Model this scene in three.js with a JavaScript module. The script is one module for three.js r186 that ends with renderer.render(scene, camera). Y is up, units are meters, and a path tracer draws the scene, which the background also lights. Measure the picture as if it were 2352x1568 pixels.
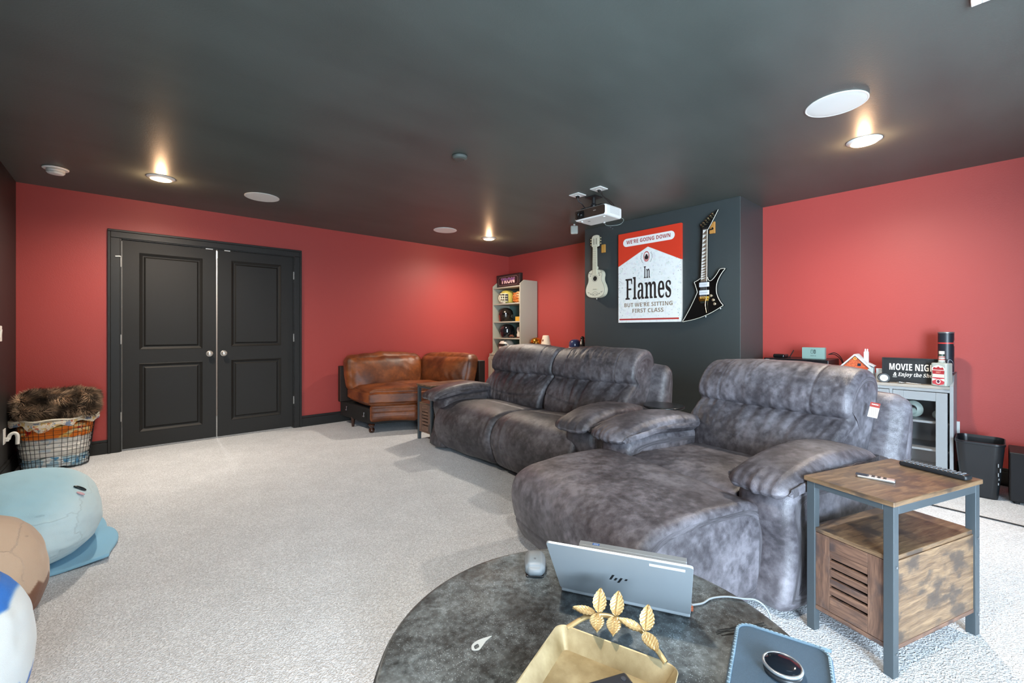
import * as THREE from 'three';
import { RoundedBoxGeometry } from 'three/addons/geometries/RoundedBoxGeometry.js';
import { ImprovedNoise } from 'three/addons/math/ImprovedNoise.js';
import { mergeGeometries } from 'three/addons/utils/BufferGeometryUtils.js';
import { RectAreaLightUniformsLib } from 'three/addons/lights/RectAreaLightUniformsLib.js';

// ------------------------------------------------------------------ camera, sky, daylight, exposure
const scene = new THREE.Scene();
const camera = new THREE.PerspectiveCamera(2 * Math.atan(784 / 991) * 180 / Math.PI, 2352 / 1568, 0.05, 60);
camera.position.set(0, 1.16, 0);
camera.rotation.set(0, -41.73 * Math.PI / 180, 0);
camera.setViewOffset(2352, 1568, 0, 24, 2352, 1568);
scene.background = new THREE.Color().setRGB(7, 9, 11);            // plain bright overcast sky beyond the glass
const renderer = new THREE.WebGLRenderer({ antialias: true });
renderer.toneMapping = THREE.LinearToneMapping;
renderer.toneMappingExposure = 1.0;
renderer.shadowMap.enabled = true;
RectAreaLightUniformsLib.init();
// room: x -0.713 (screen wall) .. 4.92 (red wall), z -5.6 (door wall) .. ZB (glazed wall), ceiling 2.44
const XL = -0.713, XR = 4.92, ZD = -5.6, ZB = 4.7, H = 2.44;
const WZ0 = 1.35, WZ1 = 4.25, WY0 = 0.08, WY1 = 2.2;                    // glazed patio door in the red wall, behind the camera's right shoulder
const daylight = new THREE.RectAreaLight(new THREE.Color().setRGB(0.76, 0.92, 1.08), 42, WZ1 - WZ0 - 0.1, WY1 - WY0 - 0.1);
daylight.position.set(XR - 0.01, (WY0 + WY1) / 2, (WZ0 + WZ1) / 2);
daylight.lookAt(-5, (WY0 + WY1) / 2, (WZ0 + WZ1) / 2);
scene.add(daylight);
const daylight2 = new THREE.RectAreaLight(new THREE.Color().setRGB(0.74, 0.92, 1.08), 37, WZ1 - WZ0 - 0.1, WY1 - WY0 - 0.1);   // added fill light at a made-up, unseen door in the screen wall
daylight2.position.set(XL + 0.01, (WY0 + WY1) / 2, (WZ0 + WZ1) / 2);
daylight2.lookAt(5, (WY0 + WY1) / 2, (WZ0 + WZ1) / 2);
scene.add(daylight2);
const LAMP = [1.0, 0.88, 0.74], LAMP_I = 17;

// ------------------------------------------------------------------ helpers
let seed = 7;
const rnd = () => { seed = (seed * 1664525 + 1013904223) >>> 0; return seed / 4294967296; };
const IN = new ImprovedNoise(), n3 = (x, y, z) => IN.noise(x, y, z);
const fb3 = (x, y, z, o = 4) => { let s = 0, a = 0.5; for (let i = 0; i < o; i++) { s += a * n3(x, y, z); x *= 2.03; y *= 2.03; z *= 2.03; a *= 0.5; } return s; };
const clamp = (x, a = 0, b = 1) => Math.min(b, Math.max(a, x)), mix = (a, b, t) => a + (b - a) * t, smooth = (a, b, x) => { const t = clamp((x - a) / (b - a)); return t * t * (3 - 2 * t); };
const hash = (x, y, s) => { let h = Math.imul(x, 374761393) ^ Math.imul(y, 668265263) ^ Math.imul(s, 1442695041); h = Math.imul(h ^ (h >>> 13), 1274126177); return ((h ^ (h >>> 16)) >>> 0) / 4294967296; };
// tileable value noise: x, y in cells, px x py cells to the tile
function vn(x, y, px, py, s) {
  const x0 = Math.floor(x), y0 = Math.floor(y), fx = x - x0, fy = y - y0, u = fx * fx * (3 - 2 * fx), v = fy * fy * (3 - 2 * fy), m = (a, b) => ((a % b) + b) % b;
  const a = m(x0, px), b = m(x0 + 1, px), c = m(y0, py), d = m(y0 + 1, py);
  return mix(mix(hash(a, c, s), hash(b, c, s), u), mix(hash(a, d, s), hash(b, d, s), u), v);
}
function fbt(u, v, fx, fy, o, s) { let t = 0, a = 0.5, n = 0; for (let i = 0; i < o; i++) { t += a * vn(u * fx, v * fy, fx, fy, s + i); n += a; fx *= 2; fy *= 2; a *= 0.55; } return t / n; }
function tex(n, fn, srgb = true) {
  const d = new Uint8Array(n * n * 4);
  for (let j = 0; j < n; j++) for (let i = 0; i < n; i++) {
    const c = fn((i + 0.5) / n, (j + 0.5) / n, i, j), k = (j * n + i) * 4;
    d[k] = clamp(c[0], 0, 255); d[k + 1] = clamp(c[1], 0, 255); d[k + 2] = clamp(c[2], 0, 255); d[k + 3] = 255;
  }
  const t = new THREE.DataTexture(d, n, n);
  t.wrapS = t.wrapT = THREE.RepeatWrapping; t.magFilter = THREE.LinearFilter; t.minFilter = THREE.LinearMipmapLinearFilter; t.generateMipmaps = true;
  if (srgb) t.colorSpace = THREE.SRGBColorSpace;
  t.needsUpdate = true;
  return t;
}
const tiled = (t, size, sy = size) => { const c = t.clone(); c.repeat.set(1 / size, 1 / sy); c.needsUpdate = true; return c; };
function canvasTex(w, h, draw) {
  const c = document.createElement('canvas'); c.width = w; c.height = h;
  const g = c.getContext('2d'); draw(g, w, h);
  const t = new THREE.CanvasTexture(c); t.colorSpace = THREE.SRGBColorSpace; return t;
}
const M = (color, roughness = 0.6, o = {}) => new THREE.MeshPhysicalMaterial({ color, roughness, metalness: 0, ...o });
const lerp3 = (a, b, t) => [mix(a[0], b[0], t), mix(a[1], b[1], t), mix(a[2], b[2], t)];

const used = {};
const numbered = (n) => { const k = used[n] = (used[n] ?? -1) + 1; return k ? n + '_' + String(k).padStart(3, '0') : n; };
function tag(o, label, category, group) { o.userData.label = label; o.userData.category = category; if (group) o.userData.group = group; return o; }
function thing(name, label, category, pos = [0, 0, 0], turn = 0, group) {
  const o = new THREE.Group(); o.name = numbered(name); scene.add(o); o.position.set(...pos); o.rotation.y = turn;
  return tag(o, label, category, group);
}
function fit(list) {            // make geometries mergeable
  return list.map((g) => { g = g.index ? g.toNonIndexed() : g; for (const k of Object.keys(g.attributes)) if (!['position', 'normal', 'uv'].includes(k)) g.deleteAttribute(k); if (!g.attributes.uv) boxUV(g); return g; });
}
const join = (list) => list.length === 1 ? list[0] : mergeGeometries(fit(list));
function part(name, geo, mat, parent, label) {
  const m = new THREE.Mesh(Array.isArray(geo) ? join(geo) : geo, mat);
  m.name = parent === scene ? numbered(name) : name; m.castShadow = m.receiveShadow = true;
  if (label) m.userData.label = label;
  (parent ?? scene).add(m);
  return m;
}
function struct(name, geo, mat, parent = scene) { const m = part(name, geo, mat, parent); if (parent === scene) m.userData.kind = 'structure'; return m; }
function boxUV(g, ox = 0, oy = 0, turn = false) {
  const p = g.attributes.position, idx = g.index, uv = new Float32Array(p.count * 2), nrm = g.attributes.normal;
  for (let i = 0; i < p.count; i++) {
    const ax = Math.abs(nrm.getX(i)), ay = Math.abs(nrm.getY(i)), az = Math.abs(nrm.getZ(i)), x = p.getX(i), y = p.getY(i), z = p.getZ(i);
    let u, v;
    if (ay >= ax && ay >= az) { u = x; v = z; } else if (ax >= az) { u = z; v = y; } else { u = x; v = y; }
    if (turn) [u, v] = [v, u];
    uv[i * 2] = u + ox; uv[i * 2 + 1] = v + oy;
  }
  g.setAttribute('uv', new THREE.BufferAttribute(uv, 2));
  return g;
}
// box with its own small rounded edges, centred at x, y, z
function bx(w, h, d, x = 0, y = 0, z = 0, r = 0.003, o = {}) {
  const g = r > 0 ? new RoundedBoxGeometry(w, h, d, o.seg ?? 2, Math.min(r, w / 2.01, h / 2.01, d / 2.01)) : new THREE.BoxGeometry(w, h, d);
  if (o.rx) g.rotateX(o.rx); if (o.ry) g.rotateY(o.ry); if (o.rz) g.rotateZ(o.rz);
  boxUV(g, o.ou ?? rnd() * 3, o.ov ?? rnd() * 3, o.turn);
  return g.translate(x, y, z);
}
const bb = (x0, x1, y0, y1, z0, z1, r = 0.003, o = {}) => bx(x1 - x0, y1 - y0, z1 - z0, (x0 + x1) / 2, (y0 + y1) / 2, (z0 + z1) / 2, r, o);
const cyl = (r0, r1, h, x = 0, y = 0, z = 0, seg = 32, o = {}) => { const g = new THREE.CylinderGeometry(r0, r1, h, seg, 1, !!o.open); if (o.rx) g.rotateX(o.rx); if (o.rz) g.rotateZ(o.rz); return g.translate(x, y, z); };
const lathe = (pts, seg = 48) => new THREE.LatheGeometry(pts.map(([x, y]) => new THREE.Vector2(x, y)), seg);
const V = (x, y, z) => new THREE.Vector3(x, y, z);
const tube = (pts, r, seg = 40, rs = 8, closed = false) => new THREE.TubeGeometry(new THREE.CatmullRomCurve3(pts.map((p) => V(...p)), closed, 'centripetal'), seg, r, rs, closed);
const shapeOf = (pts) => { const s = new THREE.Shape(); pts.forEach(([x, y], i) => i ? s.lineTo(x, y) : s.moveTo(x, y)); s.closePath(); return s; };
const extr = (s, depth, bevel = 0, o = {}) => new THREE.ExtrudeGeometry(s, { depth, bevelEnabled: bevel > 0, bevelThickness: bevel, bevelSize: bevel, bevelSegments: o.bs ?? 3, curveSegments: o.cs ?? 24 });
const rrect = (x0, x1, y0, y1, r) => {
  const s = new THREE.Shape();
  s.moveTo(x0 + r, y0); s.lineTo(x1 - r, y0); s.absarc(x1 - r, y0 + r, r, -Math.PI / 2, 0); s.lineTo(x1, y1 - r); s.absarc(x1 - r, y1 - r, r, 0, Math.PI / 2);
  s.lineTo(x0 + r, y1); s.absarc(x0 + r, y1 - r, r, Math.PI / 2, Math.PI); s.lineTo(x0, y0 + r); s.absarc(x0 + r, y0 + r, r, Math.PI, Math.PI * 1.5);
  return s;
};
const splineShape = (pts, n = 80) => new THREE.Shape(new THREE.CatmullRomCurve3(pts.map(([x, y]) => V(x, y, 0)), true, 'centripetal').getPoints(n).slice(0, -1).map((p) => new THREE.Vector2(p.x, p.y)));
function shapeUV(g, x0, x1, y0, y1) { const p = g.attributes.position, a = g.attributes.uv; for (let i = 0; i < p.count; i++) a.setXY(i, (p.getX(i) - x0) / (x1 - x0), (p.getY(i) - y0) / (y1 - y0)); return g; }
function smoothNormals(g) {
  g.computeVertexNormals();
  const p = g.attributes.position, n = g.attributes.normal, map = new Map();
  for (let i = 0; i < p.count; i++) {
    const k = Math.round(p.getX(i) * 2e4) + ',' + Math.round(p.getY(i) * 2e4) + ',' + Math.round(p.getZ(i) * 2e4);
    let e = map.get(k); if (!e) map.set(k, e = [0, 0, 0, []]);
    e[0] += n.getX(i); e[1] += n.getY(i); e[2] += n.getZ(i); e[3].push(i);
  }
  for (const e of map.values()) if (e[3].length > 1) { const l = Math.hypot(e[0], e[1], e[2]) || 1; for (const i of e[3]) n.setXYZ(i, e[0] / l, e[1] / l, e[2] / l); }
  return g;
}
// upholstered pad: a closed side profile [[z, y]...] carried along x from u0 to u1, its ends rounded over r
function sweep(ctrl, u0, u1, o = {}) {
  const N = o.n ?? 110, nu = o.nu ?? 60, r = o.r ?? 0.05, m = o.m ?? 7, caps = 9;
  const pts = new THREE.CatmullRomCurve3(ctrl.map(([z, y]) => V(0, y, z)), true, 'centripetal').getSpacedPoints(N).map((p) => [p.z, p.y]);
  let area = 0; for (let i = 0; i < N; i++) area += pts[i][0] * pts[i + 1][1] - pts[i + 1][0] * pts[i][1];
  const sg = area > 0 ? 1 : -1, nor = [], len = [0]; let cz = 0, cy = 0;
  for (let i = 0; i <= N; i++) {
    const a = pts[(i + N - 1) % N], b = pts[(i + 1) % N], dz = b[0] - a[0], dy = b[1] - a[1], l = Math.hypot(dz, dy) || 1;
    nor.push([sg * dy / l, -sg * dz / l]);
    if (i) len.push(len[i - 1] + Math.hypot(pts[i][0] - pts[i - 1][0], pts[i][1] - pts[i - 1][1]));
    if (i < N) { cz += pts[i][0] / N; cy += pts[i][1] / N; }
  }
  const rings = [];
  for (let k = 0; k <= m; k++) { const a = k / m * Math.PI / 2; rings.push([u0 + r * (1 - Math.cos(a)) * (o.rx ?? 1), r * (1 - Math.sin(a)), u0 + r * (o.rx ?? 1) - r * (Math.PI / 2 - a)]); }
  for (let k = 1; k < nu; k++) rings.push([mix(u0 + r * (o.rx ?? 1), u1 - r * (o.rx ?? 1), k / nu), 0]);
  for (let k = m; k >= 0; k--) { const a = k / m * Math.PI / 2; rings.push([u1 - r * (1 - Math.cos(a)) * (o.rx ?? 1), r * (1 - Math.sin(a)), u1 - r * (o.rx ?? 1) + r * (Math.PI / 2 - a)]); }
  const pos = [], uv = [], idx = [], W = N + 1, um = (u0 + u1) / 2, uh = (u1 - u0) / 2;
  const row = (u, ins, k, ut = u) => {
    const un = (u - um) / uh;
    for (let i = 0; i <= N; i++) {
      const [nz, ny] = nor[i];
      let z = pts[i][0] - nz * ins, y = pts[i][1] - ny * ins, L = len[i];
      const d = (o.puff ?? 0) * (1 - un * un) + (o.disp ? o.disp(u, un, z, y, L, i / N, nz, ny) * (k === undefined ? 1 : k * k * k) : 0);
      z += nz * d; y += ny * d;
      let x = u;
      if (k !== undefined) { z = mix(cz, z, k); y = mix(cy, y, k); x += Math.sign(un) * ((o.endPuff ?? 0) * (1 - k * k) + n3(z * 16, y * 9, cz * 7 + u) * 0.008 * smooth(1, 0.35, k)); }
      if (o.warp) { const q = o.warp(x, y, z, un); x = q[0]; y = q[1]; z = q[2]; }
      pos.push(x, y, z); if (k === undefined) uv.push(ut, L); else uv.push(z, y);
    }
  };
  for (let k = 0; k < caps; k++) row(u0, r, k / caps);
  for (const [u, ins, ut] of rings) row(u, ins, undefined, ut);
  for (let k = caps - 1; k >= 0; k--) row(u1, r, k / caps);
  const R = pos.length / 3 / W;
  for (let j = 0; j < R - 1; j++) for (let i = 0; i < N; i++) { const a = j * W + i, b = a + 1, c = a + W, d = c + 1; if (sg > 0) idx.push(a, c, b, b, c, d); else idx.push(a, b, c, b, d, c); }
  const g = new THREE.BufferGeometry();
  g.setAttribute('position', new THREE.Float32BufferAttribute(pos, 3)); g.setAttribute('uv', new THREE.Float32BufferAttribute(uv, 2)); g.setIndex(idx);
  smoothNormals(g);
  // outward check
  let s = 0; const p = g.attributes.position, n = g.attributes.normal; for (let i = 0; i < p.count; i += 17) s += (p.getX(i) - um) * n.getX(i) * 0.2 + (p.getY(i) - cy) * n.getY(i) + (p.getZ(i) - cz) * n.getZ(i);
  if (s < 0) { const ix = g.index.array; for (let i = 0; i < ix.length; i += 3) { const t = ix[i]; ix[i] = ix[i + 1]; ix[i + 1] = t; } smoothNormals(g); }
  return g;
}
// soft box: rounded, puffed on each axis, then bent by fn(p, s)
function soft(w, h, d, o = {}) {
  const [nx, ny, nz] = o.seg ?? [30, 14, 30], g = new THREE.BoxGeometry(1, 1, 1, nx, ny, nz), p = g.attributes.position, r = Math.min(o.r ?? 0.05, w / 2.01, h / 2.01, d / 2.01), hf = [w / 2, h / 2, d / 2], pf = o.puff ?? [0, 0, 0];
  const v = V(0, 0, 0);
  for (let i = 0; i < p.count; i++) {
    const s = [p.getX(i) * 2, p.getY(i) * 2, p.getZ(i) * 2].map((x) => x), q = s.map((x, k) => x * hf[k]), c = q.map((x, k) => clamp(x, -(hf[k] - r), hf[k] - r)), dd = q.map((x, k) => x - c[k]), l = Math.hypot(...dd);
    if (l > 1e-9) for (let k = 0; k < 3; k++) q[k] = c[k] + dd[k] / l * r;
    for (let k = 0; k < 3; k++) { const a = s[(k + 1) % 3], b = s[(k + 2) % 3]; q[k] += pf[k] * s[k] * (1 - a * a) * (1 - b * b); }
    v.set(...q); if (o.fn) o.fn(v, s); p.setXYZ(i, v.x, v.y, v.z);
  }
  g.deleteAttribute('uv'); boxUV(g, rnd(), rnd());
  return smoothNormals(g);
}
const crease = (x, c, w) => Math.exp(-((x - c) * (x - c)) / (w * w));

// ------------------------------------------------------------------ materials
const carpetC = tex(1024, (u, v, i, j) => { const a = fbt(u, v, 200, 200, 2, 11), b = fbt(u, v, 7, 7, 3, 17), c = hash(i, j, 5); const k = 226 + (a - 0.5) * 70 + (b - 0.5) * 14 + (c - 0.5) * 30; return [k * 0.965, k * 0.98, k * 1.0]; });
const carpetB = tex(1024, (u, v, i, j) => { const k = 255 * clamp(0.5 + (fbt(u, v, 200, 200, 2, 11) - 0.5) * 1.7 + (hash(i, j, 9) - 0.5) * 0.25); return [k, k, k]; }, false);
const paintB = tex(512, (u, v) => { const k = 255 * fbt(u, v, 90, 90, 3, 31); return [k, k, k]; }, false);
const grayC = tex(1024, (u, v, i, j) => {
  const a = fbt(u, v, 5, 5, 6, 41), b = fbt(u, v, 40, 40, 4, 47), c = fbt(u, v, 3, 3, 3, 53), g = hash(i, j, 3);
  let t = clamp(0.5 + (a - 0.5) * 1.5 + (b - 0.5) * 1.1 + (g - 0.5) * 0.2);
  const col = lerp3([62, 59, 64], [124, 121, 128], t), w = clamp((c - 0.45) * 2);
  return lerp3(col, [col[0] * 0.96, col[1] * 0.93, col[2] * 0.93], w);
});
const grainB = tex(512, (u, v, i, j) => { const a = Math.abs(fbt(u, v, 64, 64, 2, 61) - 0.5) * 2, k = 255 * clamp(0.75 * a + 0.25 * fbt(u, v, 128, 128, 2, 67)); return [k, k, k]; }, false);
const brownC = tex(1024, (u, v) => { const a = fbt(u, v, 4, 4, 6, 71), b = fbt(u, v, 30, 30, 4, 73), t = clamp(0.5 + (a - 0.5) * 1.8 + (b - 0.5) * 0.6); return lerp3([78, 38, 18], [142, 78, 38], t); });
const wood = (s, dark, lite, blot) => tex(1024, (u, v) => {
  const wv = fbt(u, v, 3, 5, 3, s) * 0.09, gr = fbt(u, v + wv, 4, 40, 5, s + 3), fine = fbt(u, v + wv * 0.5, 12, 240, 2, s + 7), bl = fbt(u, v, 4, 7, 6, s + 11), rg = Math.sin((v + wv * 1.6) * Math.PI * 2 * 9 + gr * 4) * 0.5 + 0.5;
  const t = clamp(0.55 + (gr - 0.5) * 1.1 + (fine - 0.5) * 0.7 + (rg - 0.5) * 0.22), c = lerp3(dark, lite, t), k = smooth(0.5, 0.74, bl);
  return lerp3(c, blot, k * 0.75);
});
const woodTopC = wood(101, [84, 63, 46], [148, 120, 90], [62, 53, 49]), woodDoorC = wood(131, [80, 58, 48], [138, 104, 84], [66, 56, 56]);
const stoneC = tex(1024, (u, v, i, j) => {
  const a = fbt(u, v, 4, 4, 6, 151), b = fbt(u, v, 60, 60, 3, 157), w = hash(i >> 1, j >> 1, 15), vein = Math.abs(fbt(u, v, 6, 6, 5, 163) - 0.5);
  let k = 84 + (a - 0.5) * 130 + (b - 0.5) * 70 + (w > 0.96 ? 70 * fbt(u, v, 8, 8, 3, 166) * 1.6 : 0); k += smooth(0.018, 0.0, vein) * 14;
  return [k * 0.9, k * 0.97, k * 1.0];
});
const stoneR = tex(512, (u, v) => { const k = 255 * clamp(0.42 + (fbt(u, v, 6, 6, 4, 171) - 0.5) * 0.5); return [k, k, k]; }, false);
const goldC = tex(512, (u, v, i, j) => { const a = fbt(u, v, 6, 6, 5, 181), t = clamp(0.5 + (a - 0.5) * 1.8 + (hash(i, j, 2) - 0.5) * 0.15); return lerp3([132, 116, 84], [178, 164, 130], t); });
const scratchC = tex(512, (u, v) => { const k = 205 + (fbt(u, v, 12, 12, 4, 191) - 0.5) * 40; return [k, k, k]; });

const rollC = tex(512, (u, v) => { const k = 246 + (fbt(u, v, 3, 9, 4, 211) - 0.5) * 60 + (fbt(u, v, 5, 2, 3, 217) - 0.5) * 30; return [k, k, k]; });
const carpet = M(0xffffff, 0.97, { map: tiled(carpetC, 0.85), bumpMap: tiled(carpetB, 0.85), bumpScale: 0.0032, specularIntensity: 0.15 });
const darkPaint = (c, rough, o = {}) => M(c, rough, { bumpMap: tiled(paintB, 0.5), bumpScale: 0.0004, ...o });
const ceilMat = darkPaint(0x565d59, 0.46, { map: tiled(rollC, 3.1) }), darkWall = darkPaint(0x232323, 0.5), chimneyMat = darkPaint(0x363d3e, 0.5), redMat = darkPaint(0xa8413c, 0.5), trimMat = M(0x1b1b1a, 0.5), doorMat = M(0x191816, 0.6);
const whiteWall = M(0xd9d6d0, 0.8);
const whitePlastic = M(0xe8e8e4, 0.4), nickel = M(0xd0ccc6, 0.28, { metalness: 0.7 }), steel = M(0xb9bcc0, 0.3, { metalness: 1 }), chrome = M(0xe6e6e6, 0.12, { metalness: 1 });
const blackPlastic = M(0x121214, 0.4), blackGloss = M(0x0b0b0d, 0.12, { clearcoat: 1, clearcoatRoughness: 0.05 }), blackMetal = M(0x1b1b1c, 0.5), rubber = M(0x151515, 0.75);
const leather = M(0xffffff, 0.4, { map: tiled(grayC, 0.95), bumpMap: tiled(grainB, 0.16), bumpScale: 0.0009 });
const leatherShaded = leather.clone(); leatherShaded.color.set(0xd2cfcc);  // same grey leather, with shade tinted into the colour for the loveseat
const brownLeather = M(0xffffff, 0.36, { map: tiled(brownC, 0.8), bumpMap: tiled(grainB, 0.14), bumpScale: 0.0007 });
const woodTop = M(0xffffff, 0.38, { map: tiled(woodTopC, 0.4) }), woodDoor = M(0xffffff, 0.45, { map: tiled(woodDoorC, 0.4) });
const tableMetal = M(0x4a5257, 0.42, { metalness: 0.25 });
const stone = M(0xffffff, 0.4, { map: tiled(stoneC, 0.7), roughnessMap: tiled(stoneR, 0.5) }); stone.roughness = 1;
const gold = M(0xffffff, 0.5, { map: tiled(goldC, 0.3), metalness: 0.35 }), goldLeaf = M(0xc4ab7c, 0.34, { metalness: 0.5 }), brass = M(0xcda24a, 0.25, { metalness: 1 });
const grayPaint = M(0x8a8f93, 0.42), sagePaint = M(0xa9a595, 0.5), teal = M(0x6d8f8a, 0.5);
const glass = M(0xffffff, 0.03, { transmission: 1, thickness: 0, ior: 1.5 });

// ------------------------------------------------------------------ room
const T = 0.12;
struct('floor', bb(XL - T, XR + T, -0.1, 0, ZD - 1.6, ZB + T + 0.3, 0), carpet);
struct('ceiling', bb(XL - T, XR + T, H, H + 0.12, ZD - 1.6, ZB + T, 0), ceilMat);
struct('wall_front', bb(XL - T, XR + T, 0, H, ZB, ZB + T, 0), darkWall);
{
  const w = shapeOf([[ZD - T, 0], [WZ0, 0], [WZ0, WY1], [WZ1, WY1], [WZ1, 0], [ZB + T, 0], [ZB + T, H], [ZD - T, H]]);
  const f = extr(w, T); f.rotateY(-Math.PI / 2); f.translate(XR + T, 0, 0); boxUV(f);
  struct('wall_right', f, redMat);
  const l = f.clone(); l.translate(XL - XR - T, 0, 0); struct('wall_left', l, darkWall);
}
const DX0 = -0.045, DX1 = 1.49, DH = 2.05, DM = 0.7255;                     // double door opening
{
  const s = shapeOf([[XL, 0], [DX0, 0], [DX0, DH], [DX1, DH], [DX1, 0], [XR, 0], [XR, H], [XL, H]]);
  const g = extr(s, T); g.translate(0, 0, ZD - T); boxUV(g);
  struct('wall_back', g, redMat);
}
struct('wall_light_block', bb(2.75, XR, 0, H, 0.9, 1.02, 0.004), darkWall);  // unseen wall stub, added to block daylight from the red wall
struct('chimney_breast', bb(4.328, XR, 0, H, -3.468, -1.607, 0.004), chimneyMat);
// lit passage behind the double doors
struct('wall_passage', [bb(-0.5, -0.4, 0, H, ZD - 1.5, ZD - T, 0), bb(1.9, 2.0, 0, H, ZD - 1.5, ZD - T, 0), bb(-0.5, 2.0, 0, H, ZD - 1.6, ZD - 1.5, 0)], whiteWall);
// glazed patio doors behind the camera; the screen-wall one is added for fill light
for (const [k, X0] of [[1, XR], [2, XL - T]]) {
  const n = 2, w = (WZ1 - WZ0) / n, x0 = X0 + 0.01, x1 = X0 + T - 0.01, win = new THREE.Group(); win.name = 'window_' + k; win.userData.kind = 'structure'; scene.add(win);
  part('window_frame', bb(x0, x1, 0, WY0, WZ0, WZ1, 0.004), whitePlastic, win); part('window_frame', bb(x0, x1, WY1 - 0.05, WY1, WZ0, WZ1, 0.004), whitePlastic, win);
  for (let i = 0; i <= n; i++) { const z = clamp(WZ0 + i * w, WZ0 + 0.025, WZ1 - 0.025); part('window_frame', bb(x0, x1, WY0, WY1 - 0.05, z - 0.025, z + 0.025, 0.004), whitePlastic, win); }
  for (let i = 0; i < n; i++) part('pane', bb(X0 + T / 2 - 0.003, X0 + T / 2 + 0.003, WY0, WY1 - 0.05, WZ0 + i * w + 0.03, WZ0 + (i + 1) * w - 0.03, 0), glass, win);
}
// baseboards and door casing
function base(name, x0, x1, z0, z1) { struct(name, [bb(x0, x1, 0, 0.105, z0, z1, 0.002), x1 - x0 > z1 - z0 ? bb(x0, x1, 0.107, 0.132, z0, z1 - (z1 > 0 ? 0 : 0.005), 0.003) : bb(x0, x1 - 0.003, 0.107, 0.132, z0, z1, 0.003)], trimMat); }
base('baseboard_back', XL + 0.015, -0.139, ZD, ZD + 0.016); base('baseboard_back_2', 1.575, XR - 0.015, ZD, ZD + 0.016);
base('baseboard_left', XL, XL + 0.015, ZD + 0.001, WZ0 - 0.01);
base('baseboard_right', XR - 0.015, XR, ZD + 0.02, -3.47); base('baseboard_right_2', XR - 0.015, XR, -1.6, 0.89);
base('baseboard_chimney', 4.313, 4.328, -3.48, -1.595);
{
  const C = (x0, x1, y0, y1, z) => bb(x0, x1, y0, y1, ZD - 0.001, ZD + z, 0.004);
  struct('trim_1', [C(-0.139, -0.118, 0, 2.108, 0.026), C(-0.119, -0.05, 0, 2.051, 0.017), bb(-0.052, -0.04, 0, 2.05, ZD - T, ZD + 0.006, 0.002)], trimMat);
  struct('trim_2', [C(1.553, 1.574, 0, 2.108, 0.026), C(1.495, 1.554, 0, 2.051, 0.017), bb(1.485, 1.497, 0, 2.05, ZD - T, ZD + 0.006, 0.002)], trimMat);
  struct('trim_3', [C(-0.139, 1.574, 2.109, 2.13, 0.026), C(-0.119, 1.554, 2.052, 2.11, 0.017), bb(-0.04, 1.485, 2.044, 2.054, ZD - T, ZD + 0.006, 0.002)], trimMat);
}
// door leaves: moulded two-panel slabs
function moulding(x0, x1, y0, y1, steps) {                  // steps: [inset, depth]... from the leaf face inwards, closed by a flat field
  const pos = [], idx = [];
  steps.forEach(([i, z]) => pos.push(x0 + i, y0 + i, z, x1 - i, y0 + i, z, x1 - i, y1 - i, z, x0 + i, y1 - i, z));
  for (let k = 0; k < steps.length - 1; k++) for (let e = 0; e < 4; e++) { const a = k * 4 + e, b = k * 4 + (e + 1) % 4, c = a + 4, d = b + 4; idx.push(a, b, d, a, d, c); }
  const l = (steps.length - 1) * 4; idx.push(l, l + 1, l + 2, l, l + 2, l + 3);
  const g = new THREE.BufferGeometry(); g.setAttribute('position', new THREE.Float32BufferAttribute(pos, 3)); g.setIndex(idx);
  const f = g.toNonIndexed(); f.computeVertexNormals(); return boxUV(f);
}
function door(name, x0, x1, panels, knobX, hingeX) {
  const d = new THREE.Group(); d.name = name; d.userData.kind = 'structure'; d.position.set(0, 0, ZD - 0.012); scene.add(d);
  const s = shapeOf([[x0, 0.017], [x1, 0.017], [x1, 2.042], [x0, 2.042]]);
  for (const [a, b, c, e] of panels) { const h = new THREE.Path(); h.moveTo(a, c); h.lineTo(a, e); h.lineTo(b, e); h.lineTo(b, c); h.closePath(); s.holes.push(h); }
  const g = extr(s, 0.034); g.translate(0, 0, -0.034); boxUV(g);
  part('leaf', g, doorMat, d);
  for (const [a, b, c, e] of panels) part('panel', moulding(a, b, c, e, [[0, 0], [0.004, 0.003], [0.014, -0.006], [0.026, -0.015], [0.034, -0.015], [0.048, -0.003]]), doorMat, d);
  const k = part('knob', lathe([[0, 0.062], [0.014, 0.061], [0.024, 0.055], [0.027, 0.046], [0.024, 0.037], [0.014, 0.031], [0.0105, 0.024], [0.0105, 0.01], [0.03, 0.008], [0.032, 0.003], [0.032, 0], [0, 0]]), nickel, d);
  k.rotation.x = Math.PI / 2; k.position.set(knobX, 0.918, 0);
  for (const y of [0.335, 1.08, 1.823]) part('hinge', [cyl(0.0065, 0.0065, 0.092, hingeX, y, 0.012, 12), cyl(0.004, 0.004, 0.1, hingeX, y, 0.012, 8)], M(0xd8d8d4, 0.35, { metalness: 0.3 }), d);
  part('catch', bb(knobX - (knobX < DM ? 0.035 : -0.005), knobX + (knobX < DM ? 0.03 : 0.06), 2.034, 2.046, -0.02, 0.004, 0.002), whitePlastic, d);
  return d;
}
const d1 = door('door_1', -0.037, 0.7185, [[0.089, 0.598, 0.975, 1.93], [0.089, 0.598, 0.165, 0.84]], 0.66, -0.045);
part('door_stop', tube([[-0.05, 1.868, 0.012], [-0.05, 1.875, 0.03], [-0.085, 1.872, 0.035]], 0.006, 16), whitePlastic, d1);
door('door_2', 0.733, 1.4835, [[0.855, 1.355, 0.99, 1.936], [0.855, 1.355, 0.178, 0.845]], 0.787, 1.49);

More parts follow.
